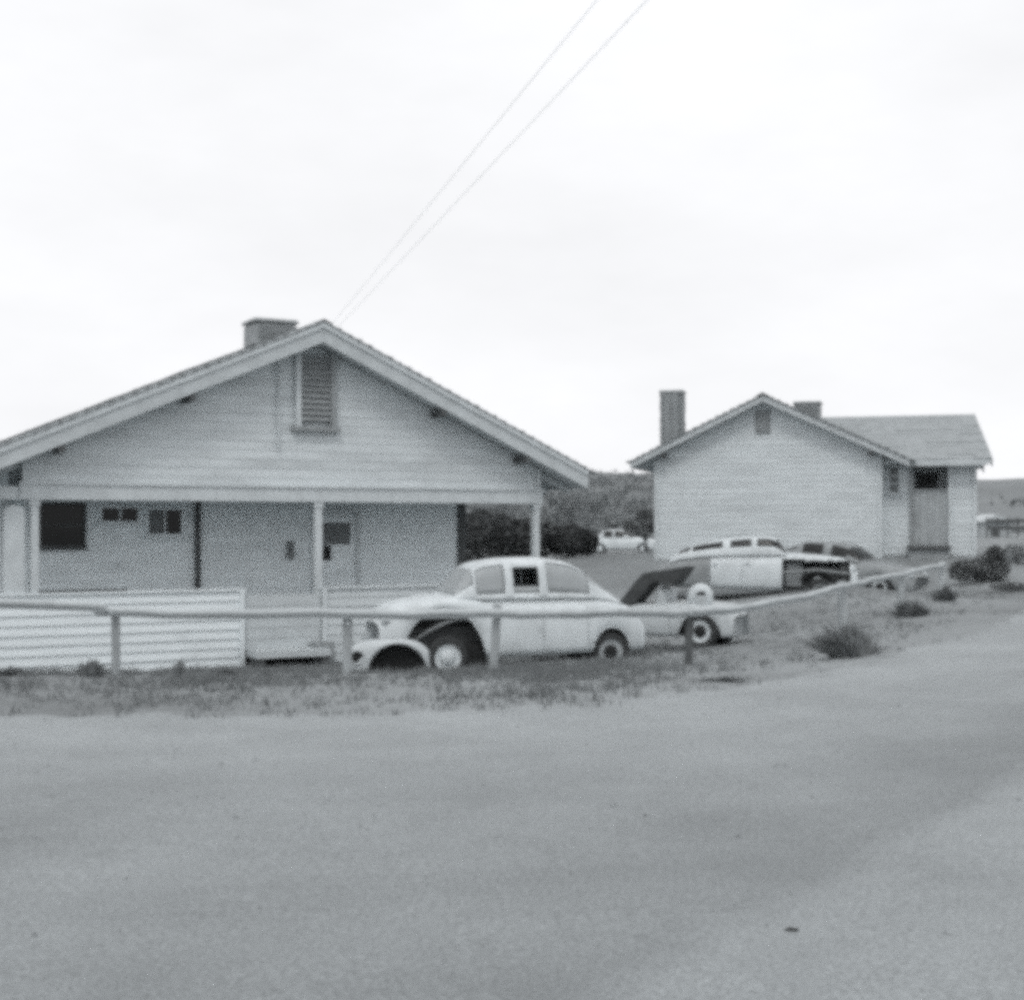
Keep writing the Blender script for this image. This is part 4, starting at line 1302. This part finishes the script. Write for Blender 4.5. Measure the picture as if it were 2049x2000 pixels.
# far right: sheds on the slope
sx, sy = (1978 - 1024.5) / F_PX * 95, 95
sd_ = thing('shed', (sx, sy, gz(sx, sy)), R(10), 'small far shed with a pale roof at the right edge of the picture', 'shed')
MB().box(-1.1, 1.1, -.9, .9, -.4, 1.0).build('wall', 'greywood', sd_)
MB().prism([(-1.3, .98), (1.3, .98), (1.3, 1.06), (0, 1.55), (-1.3, 1.06)], 'y', -1.1, 1.1).build('roof', 'car_pale', sd_)
MB().box(-.3, .3, -.93, -.902, -.3, .7).build('door', 'darkwood', sd_)
fsx, fsy = (2040 - 1024.5) / F_PX * 88, 88
fn = thing('far_fence', (fsx, fsy, gz(fsx, fsy)), R(-18), 'far dark board fence running off the right edge beside the shed', 'fence')
for k in range(9):
    MB().box(-2.0 + k * .62, -1.9 + k * .62, -.05, .05, -.4, 1.25).build('post', 'darkwood', fn)
for k in range(2):
    MB().box(-2.0, 3.1, -.09, -.055, .5 + k * .45, .72 + k * .45).build('rail', 'darkwood', fn)

# scrub on the far hillside, dry grass on the shoulder: uncountable cover
rg = random.Random(12)
sc_ = MB()
for _ in range(900):
    a = rg.uniform(-3, 8) if rg.random() < .8 else rg.uniform(8, 24); r_ = rg.uniform(100, 200 if a < 8 else 172)
    x, y = r_ * math.sin(R(a)), r_ * math.cos(R(a))
    hfrac = float(np.interp(r_, rr_, hp)) if r_ > 130 else 0
    z = 1.0 + hfrac * (9.1 if a < 9 else 7.9)
    w_ = rg.uniform(.6, 2.0)
    leaf_cloud(sc_, (x, y, z + w_ * .25), (w_, w_, w_ * .55), 26, .32, rg)
sc_.build('hillside_scrub', 'leaf', kind='stuff', label='mottled scrub covering the far hillside', category='scrub')
g_ = MB()
cnt = 0
cand = []
while len(cand) < 34000:
    cand.append((rg.uniform(-9, 12), rg.uniform(10.5, 33)))
ca = np.array(cand)
dd = road_depth(ca[:, 0], ca[:, 1])
hz_ = heights(ca[:, 0], ca[:, 1])
for (x, y), d, z in zip(cand, dd, hz_):
    if d > .35: continue
    if d > -.6 and rg.random() > .25: continue
    clump = math.sin(x * 1.3 + 2 * math.sin(y * .7)) * math.sin(y * 1.1 + x * .5)
    if clump < rg.uniform(-1.1, .35): continue
    if x > 1.2 and rg.random() < min(.8, (x - 1.2) * .5): continue
    hgt = rg.uniform(.03, .11) * (1.6 if clump > .6 else 1)
    for b in range(5):
        a = rg.uniform(0, 6.28); l = rg.uniform(.02, .07)
        bx_, by_ = x + rg.uniform(-.07, .07), y + rg.uniform(-.07, .07)
        o = len(g_.v)
        g_.v += [(bx_ - .006, by_, z - .01), (bx_ + .006, by_, z - .01), (bx_ + math.cos(a) * l, by_ + math.sin(a) * l, z + hgt * rg.uniform(.6, 1.2))]
        g_.f.append((o, o + 1, o + 2))
g_.build('shoulder_grass', 'grass', kind='stuff', label='thin dry grass on the road shoulder and yard', category='grass')
# loose gravel on the road
gv = MB()
for _ in range(700):
    x, y = rg.uniform(-6, 8), rg.uniform(4.2, 16)
    z = None
    cand_d = 0
    s = rg.uniform(.004, .014)
    gv.v += [(x - s, y - s * .8, 0), (x + s, y - s * .7, 0), (x + s * .9, y + s, 0), (x - s * .8, y + s, 0), (x + rg.uniform(-.3, .3) * s, y, s * .9)]
    o = len(gv.v) - 5
    gv.f += [(o, o + 1, o + 4), (o + 1, o + 2, o + 4), (o + 2, o + 3, o + 4), (o + 3, o, o + 4)]
va = np.array(gv.v)
hh = heights(va[:, 0], va[:, 1]) + .016
gv.v = [(a, b, c + h) for (a, b, c), h in zip(gv.v, hh)]
gv.build('loose_gravel', 'stone', kind='stuff', label='loose grit scattered on the road', category='gravel')
